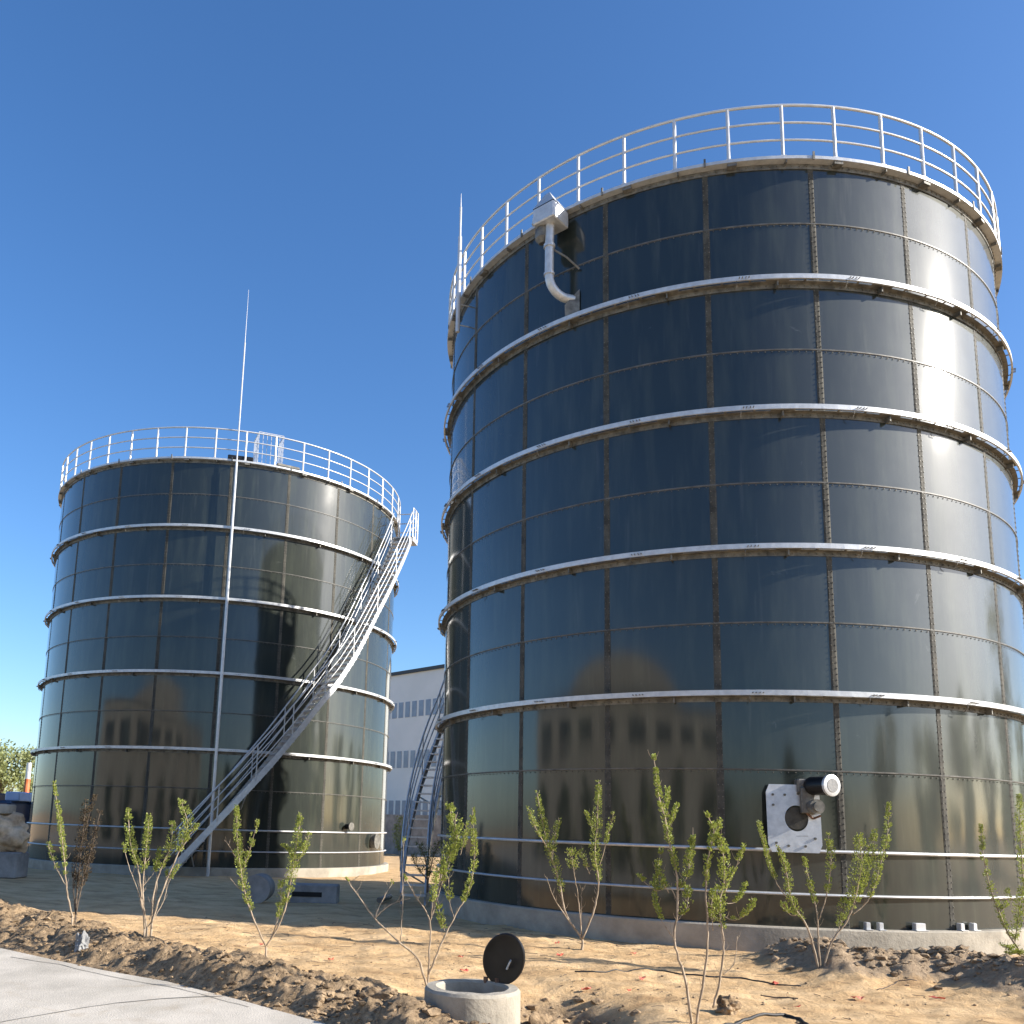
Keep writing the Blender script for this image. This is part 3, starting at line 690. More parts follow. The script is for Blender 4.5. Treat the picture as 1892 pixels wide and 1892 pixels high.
# ------------------------------------------------------------------ shrubs
def shrub(name, Y, stems, label, seed, lm=leafy, bm=bark, dens=1.1, base_z=None, cat='shrub', spread=1.):
    rnd = random.Random(seed); S0 = stems[0][0]
    b0 = ony(S0[0][0], S0[0][1], Y); root = empty(name, b0); tag(root, label, cat, 'young shrubs planted along the sand strip')
    sm = MB(); lf = MB(); k = 0
    k_ = Y/FPX
    for P, lo, wd, r0 in stems:      # px polyline, index-fraction where leaves begin, leaf half width px, radius
        yo = rnd.uniform(-.16, .16)*spread; n = len(P)
        pts = [ony(x, y, Y+yo*(i/(n-1) if n > 1 else 0)*(1 if P[0][1] > S0[0][1]-25 else 1))-b0 for i, (x, y) in enumerate(P)]
        fin = []
        for i in range(n-1):
            a = pts[max(0, i-1)]; b_ = pts[i]; c_ = pts[i+1]; d = pts[min(n-1, i+2)]
            for q in range(6):
                t = q/6; fin.append(.5*((2*b_)+(c_-a)*t+(2*a-5*b_+4*c_-d)*t*t+(3*b_-a-3*c_+d)*t**3)+Vector((rnd.gauss(0, 1), rnd.gauss(0, 1), 0))*.003)
        fin.append(pts[-1]); M = len(fin)
        sm.tube(fin, [max(.003, r0*1.15*(1-.72*i/M)) for i in range(M)], 6)
        # base flush with the soil
        if P[0] == S0[0] or P[0][1] >= S0[0][1]-12: sm.tube([fin[0]-Vector((0, 0, .25)), fin[0]], r0, 6)
        L = sum((fin[i+1]-fin[i]).length for i in range(M-1)); acc = 0
        W = wd*k_*.78
        for i in range(M-1):
            seg = (fin[i+1]-fin[i]); u = (i+.5)/M
            if u < lo or wd <= 0: continue
            fr_ = (u-lo)/(1-lo+1e-6); prof = (.35+.65*math.sin(PI*min(1, fr_*.95+.12))) if wd > 6 else .8
            cnt = seg.length*100*9*dens*(.5+wd/11.)
            cnt = int(cnt)+(rnd.random() < cnt-int(cnt))
            for q in range(cnt):
                # leaf positions hug short side shoots
                a = rnd.uniform(0, 2*PI); rad = W*prof*rnd.random()**.8
                c_ = fin[i]+seg*rnd.random()+Vector((math.cos(a)*rad, math.sin(a)*rad, rnd.uniform(-.01, .02)+rad*.5))
                if noise.noise((c_+b0)*14) < -.12 and wd > 6: continue
                out = Vector((math.cos(a), math.sin(a), rnd.uniform(.4, 1.6))).normalized()
                sd_ = out.cross(Vector((rnd.gauss(0, 1), rnd.gauss(0, 1), rnd.gauss(0, 1)))).normalized(); nn = out.cross(sd_)
                l = rnd.uniform(.012, .030); w_ = l*rnd.uniform(.28, .42)
                tn = min(1, max(0, rnd.gauss(.5, .28)))
                lf.add([c_, c_+out*l*.5+sd_*w_+nn*.002, c_+out*l, c_+out*l*.5-sd_*w_+nn*.002], [(0, 1, 2, 3)], tn)
            if wd > 6 and rnd.random() < .5:
                a = rnd.uniform(0, 2*PI); e_ = fin[i]+Vector((math.cos(a)*W*prof, math.sin(a)*W*prof, W*1.2)); sm.tube([fin[i], e_], [.003, .0015], 4)
        for q in range(int(L*9)):
            i = rnd.randrange(int(M*.12), M-1); a = rnd.uniform(0, 2*PI); l = rnd.uniform(.03, .12)
            e_ = fin[i]+Vector((math.cos(a)*l*.6, math.sin(a)*l*.6, l)); m_ = (fin[i]+e_)/2+Vector((math.cos(a), math.sin(a), 0))*l*.12
            sm.tube([fin[i], m_, e_], [.0026, .002, .0012], 4, cap=False)
    sm.build('stems', bm, root, smooth=True)
    if lf.v: lf.build('foliage', lm, root)
    return root

shrub('shrub', 12.6, [([(134, 1694), (124, 1650), (120, 1600), (113, 1540), (100, 1445)], .42, 7, .012),
                      ([(124, 1640), (102, 1600), (88, 1558)], .35, 7, .006), ([(121, 1615), (116, 1560), (108, 1500)], .3, 5, .005)],
      'thin shrub with one tall leafy shoot, leftmost in the row on the dark berm', 1)
shrub('shrub', 12.9, [([(140, 1690), (143, 1640), (150, 1570), (158, 1480)], .25, 16, .012), ([(140, 1690), (150, 1640), (168, 1570), (185, 1500)], .3, 12, .01),
                      ([(140, 1690), (136, 1630), (150, 1560), (176, 1470)], .3, 10, .008), ([(145, 1650), (160, 1620), (172, 1560)], .3, 10, .006)],
      'withered brown shrub leaning right beside the leftmost leafy shrub', 2, lm=dryleaf, bm=barkd, dens=.8)
shrub('shrub', 11.9, [([(268, 1716), (262, 1660), (254, 1600), (241, 1560), (237, 1495)], .42, 12, .013), ([(270, 1714), (264, 1650), (270, 1570), (276, 1508)], .45, 11, .01),
                      ([(280, 1716), (284, 1650), (300, 1600), (316, 1560), (318, 1520)], .45, 12, .011), ([(280, 1706), (302, 1640), (330, 1575), (346, 1525), (334, 1480)], .5, 15, .011),
                      ([(335, 1570), (350, 1545), (366, 1524)], .2, 8, .005), ([(268, 1700), (256, 1650), (238, 1600), (228, 1560)], .8, 4, .006), ([(276, 1700), (290, 1640), (286, 1590)], .7, 5, .006),
                      ([(282, 1690), (300, 1650), (310, 1610)], .8, 3, .006), ([(262, 1640), (285, 1610), (295, 1570)], .5, 6, .004), ([(274, 1712), (300, 1670), (312, 1630), (330, 1600)], .7, 6, .006)],
      'bushy many-stemmed shrub at the foot of the spiral staircase, on the berm edge', 3)
shrub('shrub', 11.4, [([(492, 1750), (466, 1692), (450, 1640), (440, 1570), (437, 1492)], .30, 12, .011), ([(448, 1610), (428, 1570), (415, 1552)], .9, 3, .006),
                      ([(448, 1610), (462, 1570), (476, 1518)], .15, 7, .006), ([(492, 1748), (520, 1700), (535, 1640), (546, 1570), (556, 1505)], .38, 14, .011),
                      ([(546, 1590), (532, 1570), (520, 1562)], .1, 8, .005), ([(500, 1735), (516, 1690), (520, 1630)], .35, 9, .006), ([(545, 1600), (562, 1570), (572, 1540)], .1, 9, .005),
                      ([(455, 1650), (440, 1640), (425, 1622)], .9, 2, .004)],
      'V-shaped green shrub in front of the dark shadowed part of the left tank', 4)
shrub('shrub', 9.9, [([(788, 1822), (772, 1772), (736, 1740), (692, 1697), (662, 1655), (638, 1622)], .9, 1, .013), ([(692, 1697), (704, 1668), (726, 1630)], .85, 2, .006),
                     ([(692, 1697), (720, 1672), (757, 1660)], .9, 1, .006), ([(740, 1738), (743, 1680), (744, 1610), (746, 1550)], .9, 2, .006),
                     ([(790, 1822), (793, 1760), (794, 1700), (768, 1656), (746, 1618)], .9, 2, .011), ([(794, 1700), (806, 1655), (822, 1600), (844, 1545), (828, 1488)], .35, 22, .010),
                     ([(796, 1700), (814, 1640), (835, 1580), (842, 1505)], .35, 14, .008), ([(792, 1800), (816, 1742), (842, 1690), (864, 1648), (876, 1590), (873, 1492)], .5, 9, .010),
                     ([(850, 1580), (858, 1550), (862, 1520)], .2, 9, .005), ([(796, 1700), (800, 1660), (806, 1610)], .4, 9, .005), ([(838, 1695), (830, 1660), (828, 1620)], .4, 10, .004),
                     ([(806, 1650), (815, 1700), (822, 1720)], .2, 10, .003)],
      'large wide-branching shrub with bare brown twigs on its left, behind the manhole', 5)
shrub('shrub', 13.4, [([(1075, 1757), (1074, 1732), (1046, 1690), (1034, 1632), (1018, 1580), (1004, 1530), (992, 1465)], .44, 13, .018), ([(1010, 1565), (990, 1530), (976, 1492)], .15, 9, .008),
                      ([(1020, 1590), (1024, 1550), (1034, 1515)], .15, 9, .007), ([(1076, 1735), (1098, 1680), (1106, 1630), (1099, 1580), (1103, 1525), (1106, 1445)], .40, 14, .014),
                      ([(1108, 1600), (1124, 1540), (1134, 1503)], .3, 7, .007), ([(1098, 1545), (1090, 1520), (1082, 1500)], .3, 6, .006), ([(1075, 1728), (1068, 1660), (1060, 1610), (1056, 1572)], .62, 17, .008),
                      ([(1074, 1722), (1074, 1660), (1076, 1640)], .9, 1, .006), ([(1050, 1700), (1024, 1660), (1010, 1620)], .9, 3, .008), ([(1090, 1615), (1078, 1590), (1074, 1570)], .2, 10, .005)],
      'two-pronged green shrub on the sand in the middle, right of the black lid', 6)
shrub('shrub', 8.75, [([(1278, 1893), (1266, 1810), (1246, 1740), (1252, 1680), (1250, 1612), (1238, 1560), (1228, 1510), (1216, 1465), (1208, 1398)], .48, 9, .012),
                      ([(1250, 1660), (1236, 1640), (1210, 1645), (1180, 1618)], .3, 7, .005), ([(1236, 1650), (1216, 1610), (1222, 1572)], .15, 8, .005), ([(1230, 1535), (1244, 1510), (1252, 1488)], .1, 6, .004),
                      ([(1226, 1500), (1234, 1478), (1233, 1458)], .1, 6, .004), ([(1250, 1650), (1268, 1622), (1274, 1590), (1280, 1545)], .1, 12, .005), ([(1252, 1700), (1268, 1680), (1272, 1640)], .2, 12, .005),
                      ([(1246, 1735), (1222, 1700), (1210, 1660), (1212, 1620)], .3, 6, .005),
                      ([(1286, 1893), (1300, 1810), (1308, 1740), (1304, 1650), (1308, 1590), (1318, 1535), (1305, 1505)], .5, 9, .011), ([(1310, 1560), (1326, 1535), (1330, 1515)], .1, 7, .005),
                      ([(1318, 1862), (1332, 1800), (1336, 1740), (1330, 1680), (1338, 1620), (1334, 1565), (1326, 1545)], .38, 15, .010), ([(1338, 1650), (1360, 1600), (1376, 1562)], .2, 7, .005),
                      ([(1332, 1690), (1356, 1700), (1378, 1690), (1394, 1664)], .3, 8, .005), ([(1334, 1670), (1362, 1665), (1378, 1634)], .4, 6, .004), ([(1336, 1800), (1356, 1780), (1362, 1730)], .95, 1, .005), ([(1318, 1720), (1314, 1680), (1320, 1640)], .2, 9, .004)],
      'tallest bright green shrub in the foreground, its shoots reaching highest against the tank', 7)
shrub('shrub', 11.7, [([(1516, 1808), (1506, 1762), (1490, 1710), (1464, 1668), (1452, 1610), (1438, 1565)], .42, 11, .014), ([(1464, 1668), (1440, 1640), (1420, 1592), (1402, 1520)], .4, 6, .007),
                      ([(1516, 1806), (1512, 1740), (1510, 1690), (1498, 1640), (1486, 1585)], .55, 7, .011), ([(1518, 1806), (1536, 1742), (1566, 1700), (1582, 1650), (1592, 1590), (1586, 1545)], .45, 22, .012),
                      ([(1575, 1690), (1606, 1660), (1626, 1600), (1638, 1550), (1643, 1485)], .25, 10, .008), ([(1584, 1660), (1604, 1610), (1618, 1535)], .1, 12, .006), ([(1514, 1700), (1528, 1650), (1536, 1590), (1530, 1542)], .3, 10, .007),
                      ([(1480, 1690), (1460, 1690), (1446, 1670)], .3, 9, .005), ([(1540, 1735), (1556, 1700), (1560, 1660)], .3, 12, .005)],
      'fan-shaped green shrub on the sand below the mixer plate of the nearer tank', 8)
shrub('shrub', 12.6, [([(1896, 1775), (1862, 1722), (1836, 1660), (1820, 1600), (1812, 1525)], .2, 8, .013), ([(1875, 1745), (1882, 1690), (1888, 1640)], .1, 12, .007), ([(1897, 1770), (1896, 1680), (1886, 1560), (1884, 1470)], .4, 11, .010),
                      ([(1890, 1770), (1870, 1755), (1852, 1750)], .0, 16, .006), ([(1900, 1772), (1880, 1762), (1862, 1765)], .0, 16, .006), ([(1845, 1690), (1860, 1670), (1862, 1645)], .1, 8, .004)],
      'green shrub cut off by the right edge of the picture', 9)
shrub('shrub', 24., [([(740, 1592), (740, 1550), (738, 1510)], .2, 15, .015), ([(740, 1592), (748, 1550), (746, 1520)], .2, 10, .010), ([(740, 1592), (732, 1550), (732, 1525)], .2, 10, .01)],
      'small dense yellow-green bush standing in the gap between the two tanks', 10, dens=1.3)
shrub('shrub', 17.5, [([(790, 1625), (786, 1590), (774, 1560)], .1, 18, .015), ([(792, 1625), (800, 1585), (812, 1556)], .1, 16, .012), ([(790, 1625), (770, 1600), (762, 1580)], .1, 14, .010)],
      'low dark bush at the foot of the edge-on staircase', 11, lm=leaft, bm=barkd)

# ------------------------------------------------------------------ soil clods
mb = MB(); rnd = random.Random(5); cnt = 0
def scatter(mb, n, fn, rmin, rmax, sub=1):
    for _ in range(n):
        x, y = fn(); r = rmin+(rmax-rmin)*rnd.random()**3.2
        lump(mb, (x, y, gz(x, y)+r*.2), r, rnd.random()*90, (rnd.uniform(.8, 1.6), rnd.uniform(.6, 1.2), rnd.uniform(.4, .8)), .85, sub if r < .07 else 2)
def onberm():
    i = rnd.randrange(1, len(crest)-1); a, b_ = crest[i], crest[i+1]; p = a.lerp(b_, rnd.random()); s = rnd.gauss(-.35, .45)
    d = (b_-a).normalized(); nrm_ = Vector((-d.y, d.x, 0)); p = p+nrm_*max(-1.35, min(.55, s)); return p.x, p.y
scatter(mb, 3200, onberm, .005, .038)
def onpit(): return pit.x+rnd.gauss(0, .38), pit.y+rnd.gauss(.25, .45)
scatter(mb, 260, onpit, .008, .06)
def onmh():
    a = rnd.uniform(0, 2*PI); r = .46+abs(rnd.gauss(0, .22)); return MH.x+r*math.cos(a), MH.y+r*math.sin(a)
scatter(mb, 160, onmh, .008, .05)
tag(mb.build('soil_clods', clodm), 'loose dark brown soil clods heaped along the berm beside the road', 'soil clods', kind='stuff')
mb = MB()
def onpile():
    i = rnd.randrange(0, len(pile)-1); p = pile[i].lerp(pile[i+1], rnd.random()); return p.x+rnd.gauss(.2, .3), p.y+rnd.gauss(.25, .45)
scatter(mb, 1600, onpile, .007, .07)
tag(mb.build('soil_clods', clodg), 'grey-brown broken soil heaped against the slab of the nearer tank', 'soil clods', kind='stuff')
mb = MB()
def onsand():
    return rnd.uniform(-4, 7.5), rnd.uniform(8.5, 16.5)
for _ in range(260):
    x, y = onsand(); r = rnd.uniform(.006, .02)
    if polyd((x, y), edge)[1] < 0: continue
    lump(mb, (x, y, gz(x, y)+r*.3), r, rnd.random()*90, (1.2, 1, .7), .4, 1)
tag(mb.build('pebbles', clodg, smooth=True), 'small pebbles and crumbs strewn over the sand', 'pebbles', kind='stuff')
mb = MB()
for _ in range(330):
    x, y = onsand()
    if polyd((x, y), edge)[1] < 0: continue
    z = gz(x, y)+.006; a = rnd.uniform(0, 2*PI); l = rnd.uniform(.02, .11); d = Vector((math.cos(a), math.sin(a)*.7, 0))*l
    mb.tube([Vector((x, y, z))-d, Vector((x, y, z+.012*rnd.random()))+Vector((d.y, -d.x, 0))*.15, Vector((x, y, z))+d], rnd.uniform(.0015, .004), 4)
tag(mb.build('twig_litter', barkd), 'small broken twigs and straw littering the sand', 'litter', kind='stuff')
# named bigger stones
def stone(px, py, z, r, sq, m, label, seed, name='rock', rot=0):
    p = onz(px, py, z); mb = MB(); lump(mb, (0, 0, 0), r, seed, sq, .6, 5); mb.v = [tuple(Vector(v)*(1+.13*noise.noise(Vector(v)*2.6/r+Vector((seed, 0, 0)))+.06*noise.noise(Vector(v)*7/r))) for v in mb.v]; o = mb.build(name, m, loc=(p.x, p.y, gz(p.x, p.y)+r*sq[2]*.45)); o.rotation_euler.z = rot
    return tag(o, label, 'rock')
stone(1000, 1846, .0, .20, (1.5, .55, .75), clodm, 'large brown slab of earth leaning beside the manhole, right of it', 12, rot=.5)
stone(152, 1752, .1, .12, (.75, .7, 1.0), concrete_d, 'dark grey upright stone on the berm slope near the road', 14)
stone(1118, 1731, 0, .09, (1.3, .8, .6), stonem, 'pale flat stone on the sand against the slab, left one', 15)
stone(1200, 1737, 0, .05, (1, .8, .8), mat('white_stone', (.55, .53, .48), (.7, .68, .62), rough=.9), 'small white stone on the sand against the slab', 16)
stone(752, 1868, 0, .10, (1.4, .8, .5), concrete_d, 'flat grey stone left of the manhole at the bottom edge', 17)
stone(690, 1845, .1, .17, (1.5, .9, .7), clodm, 'biggest dark clod of earth at the right end of the berm', 18)
stone(1345, 1872, 0, .10, (1.0, .9, .9), clodm, 'brown clod of earth at the foot of the tallest foreground shrub', 19)

# red scraps
redm = mat('faded_red_paper', (.50, .08, .05), (.66, .17, .11), rough=.7, scale=20)
for i, (x, y, s, lb) in enumerate(((1170, 1762, .05, 'red scrap on the sand right of the two-pronged shrub'), (1188, 1814, .06, 'red bird-shaped scrap between the stone slab and the tallest foreground shrub'),
        (1082, 1828, .045, 'red scrap on the edge of the pit right of the manhole'), (1103, 1868, .07, 'long red scrap at the bottom right of the pit'), (1035, 1770, .045, 'thin curled red scrap right of the black lid'),
        (1030, 1747, .03, 'tiny red scrap just above the curled one'), (1162, 1837, .03, 'tiny red scrap left of the tallest foreground shrub, below the bird-shaped one'),
        (610, 1772, .05, 'red scrap on the sand just above the berm'), (852, 1770, .05, 'red scrap left of the black lid'), (858, 1795, .06, 'larger red scrap directly behind the manhole'),
        (1433, 1812, .05, 'red scrap beside the thin cable end left of the fan-shaped shrub'), (1583, 1845, .07, 'red scrap below and right of the fan-shaped shrub'), (1733, 1846, .08, 'flat red strip on the sand at the far right'),
        (1473, 1860, .045, 'red scrap near the black hose at the bottom'), (483, 1752, .045, 'red scrap at the foot of the V-shaped shrub'))):
    p = onz(x, y, 0); rn = random.Random(i); mb = MB(); n = 9; vs = []
    for k in range(n):
        a = 2*PI*k/n; r = s*rn.uniform(.35, 1); vs.append(Vector((1.5*r*math.cos(a), r*.8*math.sin(a), .006+.04*rn.random())))
    vs += [v-Vector((0, 0, .002)) for v in vs]
    mb.add(vs, [tuple(range(n)), tuple(reversed(range(n, 2*n)))]+[(k, n+k, n+(k+1) % n, (k+1) % n) for k in range(n)])
    o = mb.build('paper_scrap', redm, loc=(p.x, p.y, gz(p.x, p.y)+.008)); o.rotation_euler.z = rn.uniform(-.4, .6)
    tag(o, lb, 'paper scrap', 'red scraps scattered on the sand')

def cable(name, P, r, m, label, cat, lift=0):
    Q = [onz(x, y, 0) for x, y in P]; b0 = Q[0].copy(); b0.z = 0; pts = []
    for a, b_ in zip(Q, Q[1:]):
        for k in range(8):
            q = a.lerp(b_, k/8); pts.append(Vector((q.x, q.y+.02*noise.noise(q*2), gz(q.x, q.y)+r*.9))-b0)
    o = MB().tube(pts, r, 8).build(name, m, smooth=True, loc=b0); tag(o, label, cat); return o
cable('hose', [(1330, 1900), (1372, 1888), (1410, 1876), (1450, 1874), (1478, 1884), (1500, 1905)], .016, rubber, 'black hose looping on the sand at the bottom edge', 'hose')
cable('cable', [(1062, 1798), (1100, 1800), (1150, 1796), (1215, 1795), (1290, 1802), (1370, 1806), (1450, 1814), (1485, 1817)], .009, rubber, 'thin dark cable lying across the sand behind the tallest foreground shrub', 'cable')
cable('stick', [(1405, 1836), (1440, 1838), (1480, 1843)], .008, barkd, 'short dark stick on the sand left of the fan-shaped shrub', 'stick')
cable('stick', [(1620, 1830), (1660, 1822), (1700, 1824)], .006, barkd, 'pale thin stick on the sand right of the fan-shaped shrub', 'stick')

# ------------------------------------------------------------------ small things in the shade between the tanks
p = onz(476, 1668, 0)
o = MB().tube([(0, -.35, .30), (0, .35, .30)], .30, 24).build('concrete_pipe', concrete_d, smooth='auto', loc=(p.x, p.y, 0)); tag(o, 'short grey concrete pipe lying behind the V-shaped shrub', 'pipe')
p = onz(578, 1668, 0)
bk = empty('concrete_block', (p.x, p.y, 0)); tag(bk, 'low grey concrete block with a dark slot, in the shade before the left tank', 'concrete block')
MB().abox((0, 0, .2), (.55, .3, .2), .02).build('block', concrete_d, bk); MB().abox((-.1, -.305, .2), (.32, .01, .05)).build('slot', hole_shade, bk)  # slot is a thin panel on the face, its inner shade painted near-black
p = onz(700, 1672, 0)
o = MB().tube([(0, 0, .1), (.15, .5, .12), (.2, 1.1, .1)], .06, 10).build('valve_pipe', galv_dirty, smooth='auto', loc=(p.x, p.y, 0)); tag(o, 'short dusty steel pipe lying between the tanks', 'pipe')

# ------------------------------------------------------------------ left edge: boulder on plinth, machine, post, tree
p = onz(8, 1622, 0); s = p.y/FPX
pl = MB().abox((0, 0, .35), (.55, .4, .35), .04).build('stone_plinth', concrete_d, smooth='auto', loc=(p.x-.1, p.y, 0)); tag(pl, 'grey block plinth at the left edge under the tan boulder', 'plinth')
mb = MB(); lump(mb, (0, 0, 0), .55, 33, (1.2, .9, 1.0), .30, 5); mb.v = [tuple(Vector(v)*(1+.10*noise.noise(Vector(v)*5)-.12*max(0, .25-abs(noise.noise(Vector(v)*2.6)))*2)) for v in mb.v]
o = mb.build('boulder', stonem, smooth=True, loc=(p.x-.12, p.y, 1.16)); tag(o, 'rounded cracked tan boulder resting on the grey plinth at the left edge', 'boulder')
o = MB().abox((0, 0, 0), (.34, .25, .13), .03).build('stone_block', concrete, loc=(p.x-.32, p.y, 1.83)); tag(o, 'beige stone block lying on top of the tan boulder', 'stone block')
bluem = mat('dark_blue_paint', (.006, .014, .04), (.01, .024, .06), rough=.3, scale=3, coat=.6)
blue2 = mat('light_blue_paint', (.28, .42, .68), (.36, .5, .74), rough=.35, scale=3)
glassm = mat('dark_window_glass', (.02, .03, .045), rough=.08)
p = ony(-6, 1552, 40.)
tr = empty('blue_truck', (p.x, p.y, 0)); tag(tr, 'dark blue truck with a light blue body parked beyond the boulder at the left edge', 'truck')
MB().abox((-.2, 0, 1.5), (1.1, 1.1, .75), .12).build('cab', bluem, tr); MB().abox((.1, -1.105, 1.8), (.55, .01, .28)).build('window', glassm, tr)
MB().abox((.2, 2.9, 1.7), (1.15, 1.7, .9), .05).build('cargo_body', bluem, tr); MB().abox((.75, .2, 2.45), (.32, .8, .2), .04).build('roof_fairing', blue2, tr); MB().abox((0, 1.6, .62), (.9, 3, .13), .03).build('chassis', black, tr)
for x in (-1.0, 1.0):
    for y in (0, 3.2): 
        wh = empty('wheel', (x*.95, y, .45), tr); MB().tube([(-.13, 0, 0), (.13, 0, 0)], .45, 20).build('tyre', rubber, wh, smooth='auto'); MB().tube([(-.14, 0, 0), (.14, 0, 0)], .22, 12).build('rim', galv, wh, smooth='auto')
p = ony(40, 1545, 44.)
ps = empty('warning_post', (p.x, p.y, 0)); tag(ps, 'slim orange and white post beside the left wall of the far tank', 'post')
MB().tube([(0, 0, 2.3), (0, 0, 3.4)], .13, 10).build('orange_section', mat('orange_paint', (.5, .13, .04), (.6, .2, .08), rough=.6), ps, smooth='auto')
MB().tube([(0, 0, 0), (0, 0, 2.3)], .12, 10).tube([(0, 0, 3.4), (0, 0, 4.2)], .12, 10).build('white_section', railm, ps, smooth='auto')

# trees
def tree(x, y, h, cr_, label, seed, lm=leaft, group='trees around the yard', shape=(1, 1, 1), nleaf=5200, ls=.16, z0=0, low=.25):
    rnd = random.Random(seed); root = empty('tree', (x, y, z0)); tag(root, label, 'tree', group)
    tb = MB(); pts = [Vector((.15*rnd.gauss(0, 1)*k/5, .15*rnd.gauss(0, 1)*k/5, h*.75*k/5)) for k in range(6)]
    tb.tube(pts, [h*.022*(1-.7*k/5) for k in range(6)], 8); cl = []
    for k in range(15):
        a = rnd.uniform(0, 2*PI); b0 = pts[2]+(pts[5]-pts[2])*rnd.random(); zz = rnd.uniform(low, .95)*h
        rr = cr_*rnd.uniform(.25, .9)*(1.15-.7*abs(zz/h-.55)); e = Vector((math.cos(a)*rr*shape[0], math.sin(a)*rr*shape[1], zz))
        tb.tube([b0, (b0+e)/2+Vector((0, 0, .06*h)), e], [h*.009, h*.006, h*.003], 5); cl.append((e, cr_*rnd.uniform(.28, .48)))
    tb.build('trunk', barkd, root, smooth='auto'); lf = MB()
    for q in range(nleaf):
        e, r = cl[q % len(cl)]; d = Vector((rnd.gauss(0, 1), rnd.gauss(0, 1), rnd.gauss(0, .8))); d = d/ max(d.length, .3)*r*rnd.random()**.45
        c_ = e+d; u = Vector((rnd.gauss(0, 1), rnd.gauss(0, 1), rnd.gauss(0, 1))).normalized(); v = u.orthogonal().normalized(); l = ls*rnd.uniform(.5, 1.2)
        lf.add([c_-u*l, c_+v*l*.5, c_+u*l, c_-v*l*.5], [(0, 1, 2, 3)], min(1, max(0, rnd.gauss(.5, .3))))
    lf.build('crown', lm, root); return root
p = ony(10, 1500, 58.)
tree(p.x-.5, p.y, 6.6, 2.3, 'pale olive-green tree at the left edge beyond the left tank', 21, leafo, 'trees around the yard', nleaf=6000, ls=.13, low=.35)
tree(p.x-6, p.y+8, 5.5, 2.4, 'lower olive-green tree far left, mostly outside the frame', 22, leafo, ls=.14)

# ------------------------------------------------------------------ far building between the tanks
wallb = mat('pale_grey_render', (.63, .665, .65), (.69, .72, .705), rough=.9, scale=.6)
A = Vector((1.9, 59.4, 0)); D = Vector((-.675, .737, 0)).normalized(); Nn = Vector((-D.y, D.x, 0)).normalized()
if Nn.y > 0: Nn = -Nn
bd = empty('building', A); tag(bd, 'pale blue-grey building with rows of narrow windows in the gap between the tanks', 'building')
LN = 26; H = 12.72
mid = D*(LN/2-3)
MB().box(mid-Nn*7+Vector((0, 0, H/2-.12)), D, Nn, Vector((0, 0, 1)), LN/2, 7, H/2-.12).build('wall', wallb, bd)
MB().box(mid-Nn*7+Vector((0, 0, H-.12)), D, Nn, Vector((0, 0, 1)), LN/2+.15, 7.15, .118).build('roof', mat('dark_roof_edge', (.03, .04, .05), rough=.6), bd)
winm = mat('blue_grey_window', (.16, .20, .27), (.22, .27, .34), rough=.25, scale=2)
for (z0, z1) in ((9.3, 10.42), (5.7, 6.9), (2.2, 3.4)):
    for k in range(32):
        c_ = D*(-2.6+k*.72)+Nn*.012+Vector((0, 0, (z0+z1)/2))
        if k % 1 == 0: MB().box(c_, D, Nn, Vector((0, 0, 1)), .24, .012, (z1-z0)/2).build('window', winm, bd)
o = MB(); o.box(Vector(), D, Nn, Vector((0, 0, 1)), 9, .15, 1.15)
q = A+D*2+Nn*7
o = o.build('boundary_wall', concrete_d, loc=(q.x, q.y, 1.15)); tag(o, 'low grey boundary wall before the distant building', 'wall')

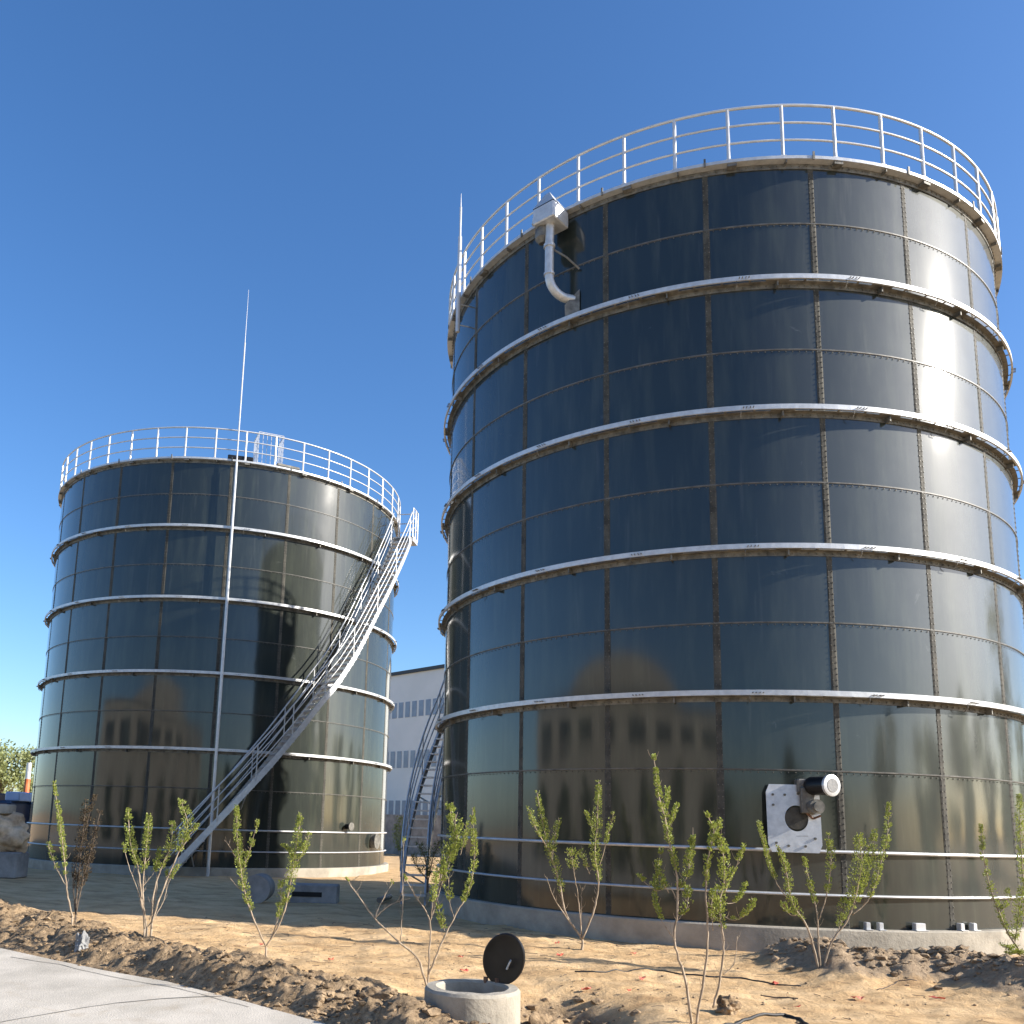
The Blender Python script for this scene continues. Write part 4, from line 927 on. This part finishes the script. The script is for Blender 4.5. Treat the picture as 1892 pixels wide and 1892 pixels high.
# ------------------------------------------------------------------ what the tanks mirror: building and trees behind and beside the viewer
cream = mat('cream_render', (.33, .30, .245), (.41, .375, .31), rough=.9, scale=.5)
Cc = Vector((3.4, 14.8, 0)); az = math.radians(-50); dd = Vector((math.sin(az), -math.cos(az), 0)); Dc = Vector((-dd.y, dd.x, 0)); Fc = Cc+dd*34
rb = empty('building', (Fc.x, Fc.y, 0)); tag(rb, 'cream building with a row of dark windows, mirrored in the nearer tank', 'building')
MB().box(dd*6+Vector((0, 0, 4.6)), Dc, dd, Vector((0, 0, 1)), 27, 6, 4.6).build('wall', cream, rb)
am = MB(); ns = 16; vs = []
for off in (-.02, 12.02):
    vs += [dd*off+Dc*(-15+30*i/ns)+Vector((0, 0, 9.4+2.2*math.sin(PI*i/ns)**.8)) for i in range(ns+1)]
    vs += [dd*off+Dc*(-15+30*i/ns)+Vector((0, 0, 9.1)) for i in range(ns+1)]
m_ = ns+1
fs = []
for i in range(ns): fs += [(i, i+1, m_+i+1, m_+i), (2*m_+i, 3*m_+i, 3*m_+i+1, 2*m_+i+1), (i, 2*m_+i, 2*m_+i+1, i+1)]
am.add(vs, fs).build('upper_wall', cream, rb)
MB().box(dd*6+Vector((0, 0, 9.3)), Dc, dd, Vector((0, 0, 1)), 27.3, 6.3, .12).build('roof', concrete_d, rb)
dw = mat('dark_window', (.015, .018, .02), rough=.15)
for k in range(8):
    c_ = Dc*(-23.1+k*6.6)-dd*.02
    MB().box(c_+Vector((0, 0, 7.2)), Dc, dd, Vector((0, 0, 1)), 2.0, .03, .72).build('window', dw, rb)
for i, k in enumerate((-21, -14.5, -8, -1.5, 5, 11.5, 18, 25)):
    q = Fc+Dc*k-dd*5
    tree(q.x, q.y, 4.0+(i % 3)*.4, 1.9, 'dark round tree in the row before the cream building behind the viewer', 40+i, nleaf=1500, ls=.24, low=.1, group='trees before the cream building')
for i, (x, y, h, r) in enumerate(((38, 21, 13., 4.6), (44, 5, 9, 4), (48, 22, 9, 4), (52, 34, 9.5, 4.5), (47, 46, 9, 4), (44, -6, 8, 4), (36, -18, 8.5, 4), (26, -30, 8, 3.5), (14, -34, 7.5, 3.2), (50, 58, 9, 4.5), (57, 12, 10, 5))):
    tree(x, y, h, r, 'green tree in the belt beyond the yard, right of the tanks', 60+i, leafo if i % 2 else leaft, nleaf=2600, ls=.34, low=.12, group='trees mirrored in the right side of the tanks')
